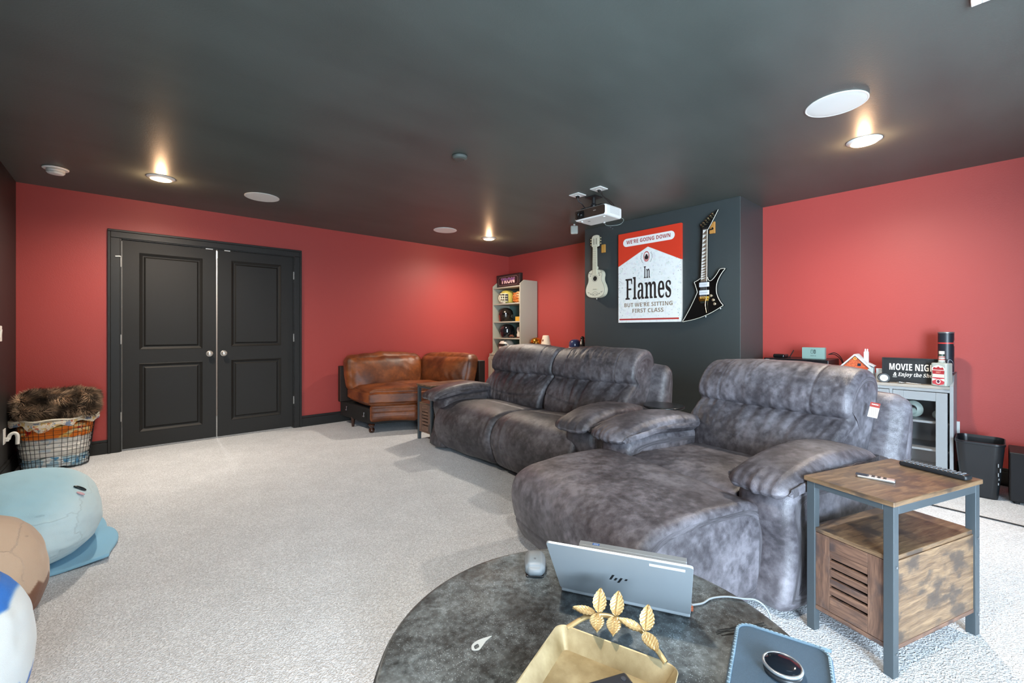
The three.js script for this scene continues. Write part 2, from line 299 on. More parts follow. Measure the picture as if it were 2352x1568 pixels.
// ------------------------------------------------------------------ ceiling fittings
const glowMat = new THREE.MeshStandardMaterial({ color: 0xffffff, emissive: new THREE.Color().setRGB(1, 0.9, 0.74), emissiveIntensity: 6, roughness: 0.5 });
function downlight(x, z, label, power = LAMP_I) {
  const t = thing('recessed_light', label, 'ceiling light', [x, H, z], 0, label ? undefined : 'recessed lights of the ceiling');
  part('trim_ring', lathe([[0.058, -0.016], [0.066, -0.019], [0.075, -0.016], [0.097, -0.003], [0.097, 0], [0.058, 0], [0.058, -0.016]]), whitePlastic, t);
  part('diffuser', lathe([[0, -0.021], [0.045, -0.02], [0.058, -0.014], [0.058, -0.002], [0, -0.002]], 32), glowMat, t);
  const l = new THREE.SpotLight(new THREE.Color().setRGB(...LAMP), power, 0, 1.48, 1); l.position.set(0, -0.03, 0); l.castShadow = true; l.shadow.radius = 2.6; t.add(l); l.target.position.set(0, -2, 0); t.add(l.target);
  const k = new THREE.PointLight(new THREE.Color().setRGB(1, 0.6, 0.33), power * 0.035); k.position.set(0, -0.05, 0); k.castShadow = true; t.add(k);
}
downlight(0.211, -4.64, 'lit recessed ceiling light above the black double doors');
downlight(3.726, -4.656, 'lit recessed ceiling light above the brown leather corner seat');
downlight(3.70, -0.59, 'lit recessed ceiling light nearest the plain red wall, beside the biggest round speaker');
downlight(0.211, 3.46, 'lit recessed ceiling light beside the added patio door of the dark screen wall');
downlight(3.70, 3.46, 'lit recessed ceiling light beside the patio door of the red wall');
downlight(0.211, -0.59, 'lit recessed ceiling light between the plush cushions and the coffee table');
function passageLight() { const l = new THREE.PointLight(new THREE.Color().setRGB(1, 0.96, 0.9), 3); l.position.set(0.75, 2.1, ZD - 0.8); l.castShadow = true; const t = new THREE.Group(); t.name = 'passage_lamp'; t.userData.kind = 'structure'; scene.add(t); part('lamp_globe', new THREE.SphereGeometry(0.09, 24, 16).translate(0.75, 2.1, ZD - 0.8), glowMat, t); t.add(l); }
passageLight();
function speaker(x, z, label) {
  const t = thing('ceiling_speaker', label, 'speaker', [x, H, z]);
  part('bezel', lathe([[0.138, -0.004], [0.142, -0.006], [0.146, -0.004], [0.146, 0], [0.138, 0], [0.138, -0.004]], 64), whitePlastic, t);
  part('grille', lathe([[0, -0.005], [0.1, -0.005], [0.138, -0.004], [0.138, -0.001], [0, -0.001]], 64), M(0xe4e4e0, 0.7), t);
}
speaker(0.962, -4.667, 'round white flush ceiling speaker above the right-hand door leaf');
speaker(3.01, -4.65, 'small round white flush speaker in front of the red back corner');
speaker(2.985, -0.6, 'biggest round white flush ceiling speaker, beside the lit downlight');
{
  const t = thing('smoke_detector', 'white domed smoke detector on the dark ceiling in the door-wall corner', 'smoke detector', [-0.42, H, -4.92]);
  part('base_plate', lathe([[0, -0.014], [0.07, -0.014], [0.076, -0.009], [0.076, 0], [0, 0]]), whitePlastic, t);
  part('dome', lathe([[0, -0.05], [0.03, -0.05], [0.045, -0.046], [0.053, -0.036], [0.055, -0.014], [0, -0.014]]), whitePlastic, t);
  part('vent_ring', lathe([[0.05, -0.04], [0.0535, -0.036], [0.0545, -0.03], [0.05, -0.03]]), M(0xbdbdb8, 0.5), t);
  const d = thing('ceiling_disc', 'dark painted round detector cover in the middle of the ceiling', 'detector', [1.815, H, -2.61]);
  part('cover', lathe([[0, -0.026], [0.044, -0.026], [0.053, -0.02], [0.056, -0.01], [0.056, 0], [0, 0]]), ceilMat, d);
  part('ring', lathe([[0.03, -0.027], [0.036, -0.0285], [0.042, -0.027], [0.036, -0.025], [0.03, -0.027]]), ceilMat, d);
  const v = thing('ceiling_vent', 'white rectangular ceiling vent at the top edge of the picture', 'vent', [2.32, H, 0.09]);
  part('vent_frame', [bb(-0.151, 0.151, -0.012, 0, -0.155, -0.125), bb(-0.151, 0.151, -0.012, 0, 0.125, 0.155), bb(-0.151, -0.121, -0.012, 0, -0.126, 0.126), bb(0.121, 0.151, -0.012, 0, -0.126, 0.126)], whitePlastic, v);
  for (let i = 0; i < 9; i++) part('slat', bx(0.244, 0.002, 0.022, 0, -0.007, -0.104 + i * 0.026, 0, { rx: 0.5 }), whitePlastic, v);
  const b = thing('ceiling_sensor', 'small pale square box hanging from the ceiling by the dark chimney corner', 'sensor', [4.0, H, -3.364]);
  part('bracket', cyl(0.012, 0.012, 0.02, 0, -0.01, 0, 16), whitePlastic, b);
  part('housing', bx(0.05, 0.1, 0.088, 0, -0.068, 0, 0.016, { ry: 0.7, seg: 4 }), M(0xb9bdb6, 0.5), b);
}

// ------------------------------------------------------------------ grey leather reclining sofas
const gather = (u, v, f, s) => { const m = smooth(-0.12, 0.3, fb3(u * 2.1 + s, v * 2.1, s * 0.7, 2)); return n3(u * f, v * f * 0.22, s) * m; };
const wrinkle = (u, v, f, s) => { const n = n3(u * f, v * f * 0.28, s); return 1 - Math.min(1, Math.abs(n) * 2.6); };
const RD = 0.0085;
function seatPad(u0, u1, s, ottoman) {
  const prof = ottoman
    ? [[-0.06, 0.40], [0.03, 0.455], [0.2, 0.468], [0.45, 0.465], [0.58, 0.447], [0.655, 0.40], [0.682, 0.32], [0.672, 0.22], [0.635, 0.12], [0.575, 0.05], [0.45, 0.035], [0.1, 0.035], [-0.05, 0.06], [-0.08, 0.22]]
    : [[-0.09, 0.055], [-0.045, 0.11], [-0.012, 0.2], [-0.004, 0.28], [-0.03, 0.36], [-0.085, 0.425], [-0.18, 0.462], [-0.35, 0.468], [-0.55, 0.455], [-0.70, 0.44], [-0.78, 0.40], [-0.78, 0.25], [-0.6, 0.1], [-0.3, 0.045]];
  return sweep(prof, u0, u1, {
    n: 150, nu: 84, r: ottoman ? 0.03 : 0.045, m: 9, puff: 0.014, endPuff: ottoman ? 0.004 : 0.012,
    disp: (u, un, z, y, L, t, nz, ny) => {
      let d = fb3(u * 2.6, z * 2.6 + s, y * 2.6, 2) * 0.022;
      const fr = smooth(0.2, 0.8, nz);
      d += gather(u, y * 0.7 + z * 0.3, 24, s) * 0.007 * (0.4 + fr);
      d -= 0.007 * crease(y, 0.185, 0.008) * (nz > 0.35 ? 1 : 0);
      if (!ottoman) d -= 0.008 * crease(z, -0.42, 0.01) * (ny > 0.6 ? 1 : 0);
      
      return d;
    },
    warp: ottoman ? null : undefined,
  });
}
function backPad(u0, u1, s, h, tilt) {
  const P = [[-0.62, 0.40], [-0.598, 0.47], [-0.612, 0.55], [-0.66, 0.64], [-0.725, 0.706], [-0.758, 0.735], [-0.728, 0.765], [-0.722, 0.83], [-0.752, 0.905], [-0.815, 0.968], [-0.9, 0.997], [-0.985, 0.98], [-1.035, 0.91], [-1.03, 0.75], [-0.98, 0.42], [-0.82, 0.36]];
  const prof = P.map(([z, y]) => { const k = clamp((y - 0.4) / 0.6); return [z - tilt * k, y < 0.4 ? y : 0.4 + (y - 0.4) * h]; }), yc = 0.4 + 0.335 * h, yt = 0.4 + 0.6 * h;
  const um = (u0 + u1) / 2, uh = (u1 - u0) / 2;
  return sweep(prof, u0, u1, {
    n: 190, nu: 120, r: 0.034, m: 9, puff: 0.016, endPuff: 0.012, rx: 0.9,
    disp: (u, un, z, y, L, t, nz, ny) => {
      let d = fb3(u * 2.6 + s, z * 2.4, y * 2.6, 2) * 0.02;
      const fr = smooth(-0.1, 0.6, nz) + smooth(0.3, 0.9, ny) * 0.6, lum = y < yc ? 1 : 0.75;
      const fan = u + (u - um) * (y - yc) * (y < yc ? -0.9 : 0.3);
      const near = Math.exp(-Math.abs(y - yc) / (y < yc ? 0.11 : 0.07));
      d += (n3(fan * 15, y * 1.5, s * 1.7) * near * 0.014 + gather(fan, y, 20, s) * 0.010 * lum) * fr * smooth(1.0, 0.8, Math.abs(un));
      d += gather(fan + 3, y * 2.2, 42, s) * 0.004 * fr;
      if (y > yc - 0.01) d -= 0.0045 * crease(un, -0.6, 0.011) + 0.0045 * crease(un, 0.6, 0.011);
      if (nz > 0.2 && y < yc) d -= 0.008 * crease(y, 0.53 + un * un * 0.06, 0.008);
      return d;
    },
    warp: (x, y, z) => [um + (x - um) * (1 - 0.07 * smooth(0.75, 0.4, y)), y + 0.012 * smooth(yt - 0.2, yt, y) * (1 - ((x - um) / uh) ** 2), z],
  });
}
function armPillow(u0, u1, s, len = 0.72) {
  const P = [[0.034, 0.517], [0.018, 0.545], [-0.05, 0.58], [-0.18, 0.612], [-0.38, 0.626], [-0.58, 0.614], [-0.7, 0.588], [-0.73, 0.558], [-0.68, 0.53], [-0.45, 0.528], [-0.2, 0.526], [-0.06, 0.512], [0.01, 0.498]];
  return sweep(P.map(([z, y]) => [z * len / 0.72, y]), u0, u1, {
    n: 110, nu: 40, r: 0.042, m: 9, rx: 1.3, endPuff: 0.012, puff: 0.01,
    disp: (u, un, z, y, L, t, nz, ny) => fb3(u * 3 + s, z * 3, y * 3, 2) * 0.018 + n3(z * 30, u * 6, s) * 0.007 * smooth(0.6, 0.95, Math.abs(un)) + n3(u * 34, z * 8, s + 3) * 0.009 * smooth(-0.08, 0.02, z) - 0.003 * crease(Math.abs(un), 0.88, 0.03),
  });
}
function armBody(u0, u1, s) {
  return sweep([[-0.06, 0.505], [-0.028, 0.42], [-0.05, 0.3], [-0.03, 0.18], [0.0, 0.06], [-0.05, 0.03], [-0.5, 0.03], [-0.98, 0.035], [-1.02, 0.3], [-0.98, 0.5], [-0.55, 0.53]], u0, u1, {
    n: 120, nu: 26, r: 0.04, m: 8, puff: 0.012, disp: (u, un, z, y) => fb3(u * 3 + s, z * 2.5, y * 3, 2) * 0.024 + gather(z * 0.6 + u, y, 16, s) * 0.008,
  });
}
function backShell(u0, u1, s, h = 1, dz = 0) {
  return sweep([[-0.84, 0.06], [-0.86, 0.4], [-0.94, 0.72], [-0.985, 0.85], [-1.04, 0.89], [-1.1, 0.86], [-1.12, 0.75], [-1.09, 0.4], [-1.06, 0.05]].map(([z, y]) => [z + dz, y * h]), u0, u1, {
    n: 100, nu: 30, r: 0.07, m: 9, rx: 1.2, disp: (u, un, z, y) => fb3(u * 4 + s, z * 4, y * 3, 3) * 0.016 - 0.005 * crease(Math.abs(un), 0.93, 0.02),
  });
}
{
  const t = thing('loveseat', 'grey leather two-seat reclining loveseat, shade tinted into its colour, standing before the poster wall', 'sofa', [2.205, 0, -2.765], -Math.PI / 2);
  part('seat', seatPad(-0.87, -0.002, 1.3), leatherShaded, t); part('seat', seatPad(0.002, 0.87, 4.1), leatherShaded, t);
  part('backrest', backPad(-0.885, -0.004, 2.2, 1, 0.03), leatherShaded, t); part('backrest', backPad(0.004, 0.885, 5.7, 1, 0.03), leatherShaded, t);
  for (const k of [-1, 1]) {
    part('arm', k < 0 ? armBody(-1.0, -0.76, 3).translate(0, 0, -0.045) : armBody(0.76, 1.0, 6).translate(0, 0, -0.045), leatherShaded, t);
    part('arm_pillow', k < 0 ? armPillow(-1.03, -0.745, 8) : armPillow(0.745, 1.03, 9), leatherShaded, t);
  }
  part('back_shell', backShell(-1.02, 1.02, 11, 1, -0.03), leatherShaded, t);
  part('base_frame', bb(-0.93, 0.93, 0.02, 0.2, -1.0, -0.14, 0.01), blackMetal, t);
  for (const [x, z] of [[-0.85, -0.2], [0.85, -0.2], [-0.85, -0.95], [0.85, -0.95]]) part('foot', cyl(0.022, 0.018, 0.03, x, 0.015, z, 16), rubber, t);
}
{
  const t = thing('recliner_chaise', 'grey leather recliner with its wide footrest raised, beside the wooden end table', 'recliner', [2.057, 0, -1.102], -(Math.PI / 2 + 0.235));
  part('footrest', seatPad(-0.455, 0.455, 7.3, true), leather, t);
  part('seat', sweep([[0.0, 0.34], [-0.02, 0.42], [-0.12, 0.448], [-0.4, 0.45], [-0.72, 0.43], [-0.78, 0.36], [-0.7, 0.2], [-0.1, 0.2]], -0.345, 0.345, { n: 100, nu: 50, r: 0.04, puff: 0.012, disp: (u, un, z, y) => fb3(u * 4, z * 4 + 3, y, 3) * 0.018 }), leather, t);
  part('backrest', backPad(-0.45, 0.45, 3.4, 0.93, 0.06), leather, t);
  for (const k of [-1, 1]) {
    part('arm', k < 0 ? armBody(-0.585, -0.335, 13) : armBody(0.335, 0.57, 16), leather, t);
    part('arm_pillow', k < 0 ? armPillow(-0.62, -0.325, 18, 0.72) : armPillow(0.325, 0.592, 19, 0.74), leather, t);
  }
  part('back_shell', backShell(-0.56, 0.56, 21, 0.93, -0.1), leather, t);
  part('base_frame', bb(-0.5, 0.5, 0.02, 0.2, -1.0, -0.1, 0.01), blackMetal, t);
  const tagTex = canvasTex(64, 128, (g, w, h) => { g.fillStyle = '#e9e0d2'; g.fillRect(0, 0, w, h); g.fillStyle = '#a8433c'; g.fillRect(0, 0, w, 40); g.fillStyle = '#f2ece4'; g.fillRect(10, 12, 44, 8); g.fillStyle = '#8b8578'; for (let i = 0; i < 6; i++) g.fillRect(8, 52 + i * 11, 48, 3); });
  const tg = new THREE.BoxGeometry(0.04, 0.075, 0.002); tg.rotateX(-0.25); tg.rotateZ(-0.1); tg.translate(0.508, 0.765, -0.87);
  part('care_tag', tg, M(0xffffff, 0.7, { map: tagTex }), t, 'small printed care tag with a red band');
}

// ------------------------------------------------------------------ brown leather corner seat
{
  const t = thing('corner_seat', 'brown leather wedge-shaped sofa corner piece against the red walls', 'armchair', [2.72, 0, -4.98]);
  const X = (x) => x - 2.72, Z = (z) => z + 4.98;
  const plan = [[1.99, -5.52], [3.42, -5.52], [3.45, -4.42], [2.6, -4.47], [2.34, -4.62], [2.05, -4.73]].map(([x, z]) => [X(x), -Z(z)]);
  const slab = (y0, y1, ins, bev) => { const s = shapeOf(plan.map(([x, y]) => [x * (1 - ins), y * (1 - ins)])); const g = extr(s, y1 - y0 - bev * 2, bev, { bs: 5 }); g.rotateX(-Math.PI / 2); g.translate(0, y0 + bev, 0); return boxUV(g); };
  part('frame', slab(0.1, 0.27, 0.035, 0.005), M(0x141312, 0.8), t, 'black unupholstered frame');
  // front rail with stacked pleats between the two raw ends
  const rail = (x0, z0, x1, z1, y0, y1) => { const l = Math.hypot(x1 - x0, z1 - z0), g = soft(l, y1 - y0, 0.12, { r: 0.05, seg: [24, 20, 10], puff: [0, 0, 0.012], fn: (v, s) => { v.z -= 0.01 * crease(v.y, 0.0, 0.015) + 0.01 * crease(v.y, 0.05, 0.013); v.z -= 0.03 * (1 - s[0] * s[0]); v.y += 0.012 * (1 - s[0] * s[0]) * (s[1] < -0.4 ? 1 : 0); } }); g.rotateY(Math.atan2(-(z1 - z0), x1 - x0)); g.translate(X((x0 + x1) / 2), (y0 + y1) / 2, Z((z0 + z1) / 2)); return g; };
  part('front_rail', rail(2.07, -4.76, 2.55, -4.52, 0.11, 0.33), brownLeather, t);
  // seat cushion: wedge with soft edge
  const seat = soft(1.16, 0.19, 1.0, {
    r: 0.07, seg: [50, 14, 50], puff: [0, 0.045, 0], fn: (v, s) => {
      const u = s[0] * 0.5 + 0.5, w = s[2] * 0.5 + 0.5;                    // u along x, w towards the room
      const A = [X(2.02), Z(-5.3)], B = [X(3.2), Z(-5.3)], C = [X(2.66), Z(-4.42)], D = [X(2.02), Z(-4.68)], E = [X(3.22), Z(-4.46)];
      const bx0 = mix(mix(A[0], B[0], u), mix(D[0], u < 0.55 ? mix(D[0], C[0], u / 0.55) : mix(C[0], E[0], (u - 0.55) / 0.45), 1), w), bz0 = mix(mix(A[1], B[1], u), u < 0.55 ? mix(D[1], C[1], u / 0.55) : mix(C[1], E[1], (u - 0.55) / 0.45), w);
      v.x = bx0; v.z = bz0; v.y += fb3(v.x * 4, v.z * 4, 2, 3) * 0.02 - 0.012 * crease(u, 0.42, 0.02) * (s[1] > 0.5 ? 1 : 0);
      v.x += (Math.abs(s[1]) > 0.6 ? -0.03 * Math.sign(s[0]) * smooth(0.8, 1, Math.abs(s[0])) : 0); v.z += (Math.abs(s[1]) > 0.6 ? -0.04 * smooth(0.8, 1, s[2]) : 0);
    },
  });
  seat.translate(0, 0.395, 0); part('seat_cushion', smoothNormals(seat), brownLeather, t);
  const cushion = (w, h, d, s) => soft(w, h, d, { r: 0.09, seg: [60, 40, 20], puff: [0.02, 0.03, 0.07], fn: (v, q) => { const k = v.y / h + 0.5; v.z -= k * 0.12; const f = fb3(v.x * 3 + s, v.y * 3, s, 2) * 0.03 + gather(v.x * 0.8 + v.y * 0.6, v.y - v.x * 0.6, 16, s) * 0.016; v.z += f * smooth(-0.2, 0.6, q[2]); v.y += fb3(v.x * 6, s, 1, 2) * 0.03 * smooth(0.5, 1, q[1]); } });
  const b1 = part('back_cushion', cushion(1.02, 0.45, 0.24, 3.3), brownLeather, t); b1.position.set(X(2.53), 0.63, Z(-5.27));
  const b2 = part('back_cushion', cushion(0.98, 0.44, 0.24, 8.8), brownLeather, t); b2.position.set(X(3.14), 0.63, Z(-4.9)); b2.rotation.y = -Math.PI / 2 + 0.14;
  part('back_frame', [bb(X(1.99), X(3.42), 0.27, 0.72, Z(-5.54), Z(-5.46), 0.01), bb(X(3.36), X(3.46), 0.27, 0.78, Z(-5.46), Z(-4.4), 0.01)], M(0x2a1a12, 0.6), t);
  const bun = lathe([[0, 0], [0.022, 0], [0.03, 0.012], [0.034, 0.03], [0.028, 0.048], [0.018, 0.056], [0.024, 0.066], [0.033, 0.08], [0.034, 0.1], [0, 0.1]], 28), footMat = M(0x3a1c0e, 0.22, { clearcoat: 0.6 });
  for (const [x, z] of [[2.085, -4.745], [2.58, -4.5], [3.36, -4.5]]) { const f = part('bun_foot', bun, footMat, t); f.position.set(X(x), 0, Z(z)); }
  const pf = part('post_foot', cyl(0.026, 0.017, 0.12, 0, 0.06, 0, 4), footMat, t); pf.position.set(X(2.05), 0, Z(-5.2));
  for (const [x, y, z] of [[2.018, 0.21, -5.33], [2.03, 0.2, -4.84]]) part('bracket', [bx(0.006, 0.05, 0.012, X(x), y, Z(z), 0.002), bx(0.012, 0.012, 0.035, X(x) - 0.004, y - 0.02, Z(z), 0.002), bx(0.01, 0.014, 0.02, X(x) - 0.003, y + 0.02, Z(z) + 0.012, 0.002)], steel, t, 'bare steel joining bracket');
}

// ------------------------------------------------------------------ industrial end tables
function endTable(label, pos, turn) {          // local: x along the depth (door at -x), z across
  const t = thing('end_table', label, 'end table', pos, turn, undefined), w = 0.285, l = 0.565, h = 0.593, g = 0.03, hw = w / 2, hl = l / 2;
  part('tabletop', bx(l + 0.02, 0.018, w + 0.012, 0, h - 0.009, 0, 0.003, { ou: rnd() }), woodTop, t);
  for (const [sx, sz] of [[-1, -1], [-1, 1], [1, 1], [1, -1]]) {
    const leg = part('leg', bx(g, h - 0.018, g, sx * (hl - g / 2), (h - 0.018) / 2, sz * (hw - g / 2), 0.002), tableMetal, t);
    for (const yy of [0.37, 0.08]) part('screw', cyl(0.004, 0.004, 0.003, sx * (hl - g / 2), yy, sz * (hw + 0.001), 10, { rx: Math.PI / 2 }), steel, leg);
  }
  for (const s of [-1, 1]) { part('rail', bx(l - 2 * g, g, g, 0, h - 0.018 - g / 2, s * (hw - g / 2), 0.002), tableMetal, t); part('rail', bx(g, g * 0.7, w - 2 * g, s * (hl - g / 2), h - 0.018 - g * 0.35, 0, 0.002), tableMetal, t); }
  // cabinet box between the legs
  const y0 = 0.085, y1 = 0.4, bw = w - 0.012, x0 = -hl + 0.006, x1 = hl - 0.012;
  part('cabinet_top', bb(x0, x1, y1 - 0.016, y1, -bw / 2 + 0.004, bw / 2 - 0.004, 0.002), woodTop, t);
  part('cabinet_bottom', bb(x0, x1, y0, y0 + 0.016, -bw / 2, bw / 2, 0.002), woodDoor, t);
  part('side_panel', bb(x0, x1, y0 + 0.016, y1 - 0.016, bw / 2 - 0.016, bw / 2 - 0.001, 0.001), woodTop, t);
  part('side_panel', bb(x0, x1, y0 + 0.016, y1 - 0.016, -bw / 2 + 0.001, -bw / 2 + 0.016, 0.001), woodTop, t);
  part('back_panel', bb(x1 - 0.012, x1, y0 + 0.016, y1 - 0.016, -bw / 2 + 0.016, bw / 2 - 0.016, 0.001), woodDoor, t);
  const d = new THREE.Group(); d.name = 'door'; t.add(d);
  const dz0 = -bw / 2 + 0.018, dz1 = bw / 2 - 0.018, dy0 = y0 + 0.018, dy1 = y1 - 0.018, xa = x0 + 0.001, xb = x0 + 0.015, st = 0.056;
  part('stile', bb(xa, xb, dy0, dy1, dz0, dz0 + st - 0.0005, 0.001, { turn: true }), woodDoor, d);
  part('stile', bb(xa, xb, dy0, dy1, dz1 - st + 0.0005, dz1, 0.001, { turn: true }), woodDoor, d);
  part('top_rail', bb(xa, xb, dy1 - 0.05, dy1, dz0 + st, dz1 - st, 0.001), woodDoor, d);
  part('bottom_rail', bb(xa, xb, dy0, dy0 + 0.056, dz0 + st, dz1 - st, 0.001), woodDoor, d);
  const a = dy0 + 0.057, b = dy1 - 0.051, n = 5, gap = 0.0085, sh = (b - a - n * gap) / n;
  for (let i = 0; i < n; i++) part('slat', bb(xa + 0.001, xb - 0.001, a + gap + i * (sh + gap), a + gap + i * (sh + gap) + sh, dz0 + st - 0.001, dz1 - st + 0.001, 0.002), woodDoor, d);
  part('shade_backing', bb(xb + 0.04, xb + 0.045, dy0, dy1, dz0, dz1, 0), M(0x0d0c0b, 0.9), t);  // black sheet behind the door slots, standing in for the shade inside
  return t;
}
endTable('wooden end table with black metal legs beside the raised footrest recliner, two remotes on it', [2.216, 0, -0.268], -0.334);
endTable('wooden end table between the brown corner seat and the loveseat', [2.625, 0, -4.02], 0);
{
  const t = thing('drink_table', 'small round black table showing behind the recliner arm', 'side table', [3.0, 0, -1.655]);
  part('tabletop', lathe([[0, 0.588], [0.142, 0.588], [0.148, 0.594], [0.148, 0.602], [0.142, 0.606], [0, 0.604]], 64), M(0x1c2022, 0.28), t);
  part('column', cyl(0.014, 0.014, 0.58, 0, 0.3, 0, 20), blackMetal, t);
  part('base', lathe([[0, 0.016], [0.02, 0.016], [0.11, 0.008], [0.12, 0.0], [0, 0]], 48), blackMetal, t);
}
// remotes on the end table
{
  const at = (x, z, y = 0) => { const c = Math.cos(0.334), s = Math.sin(0.334); return [2.216 + x * c - z * s, 0.593 + y, -0.268 + x * s + z * c]; };
  const t = thing('remote_control', 'slim silver remote control with a black end, lying on the wooden table top', 'remote', at(-0.085, -0.01), 0.08);
  part('body', bx(0.036, 0.009, 0.112, 0, 0.0045, 0, 0.004, { seg: 3 }), M(0xd6d8d8, 0.3, { metalness: 0.8 }), t);
  part('touch_face', bx(0.033, 0.001, 0.04, 0, 0.0092, -0.041, 0.0004), blackGloss, t);
  for (let i = 0; i < 3; i++) for (const k of [-1, 1]) part('button', cyl(0.0055, 0.0055, 0.0016, k * 0.008, 0.0095, -0.008 + i * 0.017, 16), blackPlastic, t);
  const r = thing('remote_control', 'long black remote control with many buttons at the table end', 'remote', at(0.225, 0.03), -0.334 - 0.03);
  part('body', bx(0.046, 0.02, 0.215, 0, 0.010, 0, 0.008, { seg: 3 }), M(0x1d1f22, 0.45), r);
  const km = M(0x6b7076, 0.5); for (let i = 0; i < 13; i++) for (let j = -1; j < 2; j++) part('button', bx(0.01, 0.004, 0.009, j * 0.0135, 0.021, -0.09 + i * 0.0148, 0.002), km, r);
}

// ------------------------------------------------------------------ round coffee table and what lies on it
{
  const t = thing('coffee_table', 'round mottled grey stone-topped coffee table under the open laptop', 'coffee table', [0.77, 0, -0.585]);
  part('tabletop', (() => { const g = lathe([[0, 0.424], [0.462, 0.424], [0.471, 0.428], [0.473, 0.436], [0.471, 0.445], [0.465, 0.4495], [0.458, 0.45], [0.3, 0.45], [0, 0.45]], 128); g.deleteAttribute('uv'); return boxUV(g); })(), stone, t);
  part('rim', lathe([[0.468, 0.432], [0.4765, 0.43], [0.4765, 0.418], [0.468, 0.416], [0.468, 0.432]], 128), M(0x2a2b2c, 0.4, { metalness: 0.6 }), t);
  part('apron', lathe([[0.44, 0.424], [0.452, 0.424], [0.452, 0.36], [0.44, 0.36], [0.44, 0.424]], 96), M(0x2b2724, 0.6), t);
  for (let i = 0; i < 4; i++) { const a = i * Math.PI / 2 + 0.6; part('leg', tube([[Math.cos(a) * 0.43, 0.4, Math.sin(a) * 0.43], [Math.cos(a) * 0.42, 0.2, Math.sin(a) * 0.42], [Math.cos(a) * 0.4, 0.0, Math.sin(a) * 0.4]], 0.018, 12), blackMetal, t); }
  part('lower_ring', new THREE.TorusGeometry(0.405, 0.01, 10, 80).rotateX(Math.PI / 2).translate(0, 0.12, 0), blackMetal, t);
  const mk = splineShape([[0, 0], [0.012, 0.01], [0.03, 0.008], [0.05, -0.004], [0.06, -0.012], [0.04, -0.01], [0.02, -0.012], [0.008, -0.012]]);
  mk.holes.push(new THREE.Path(splineShape([[0.006, -0.004], [0.012, 0.004], [0.022, 0.001], [0.016, -0.007]]).getPoints()));
  const mg = extr(mk, 0.0006); mg.rotateX(-Math.PI / 2); mg.rotateY(0.3); mg.translate(0.573 - 0.77, 0.45, -0.775 + 0.585);
  part('paint_mark', mg, M(0xaab2b4, 0.6), t, 'pale dried splash on the stone');
  const cracks = []; for (let i = 0; i < 7; i++) { const p = [], a0 = rnd() * 0.03; for (let k = 0; k <= 5; k++) p.push([1.03 + k * 0.022 + i * 0.003 - 0.77, 0.4502, -0.445 + a0 + (rnd() - 0.5) * 0.005 + k * 0.013 + 0.585]); cracks.push(tube(p, 0.0011, 16, 5)); }
  part('scratch', cracks, M(0x17191a, 0.7), t, 'dark gouged scratches');
}
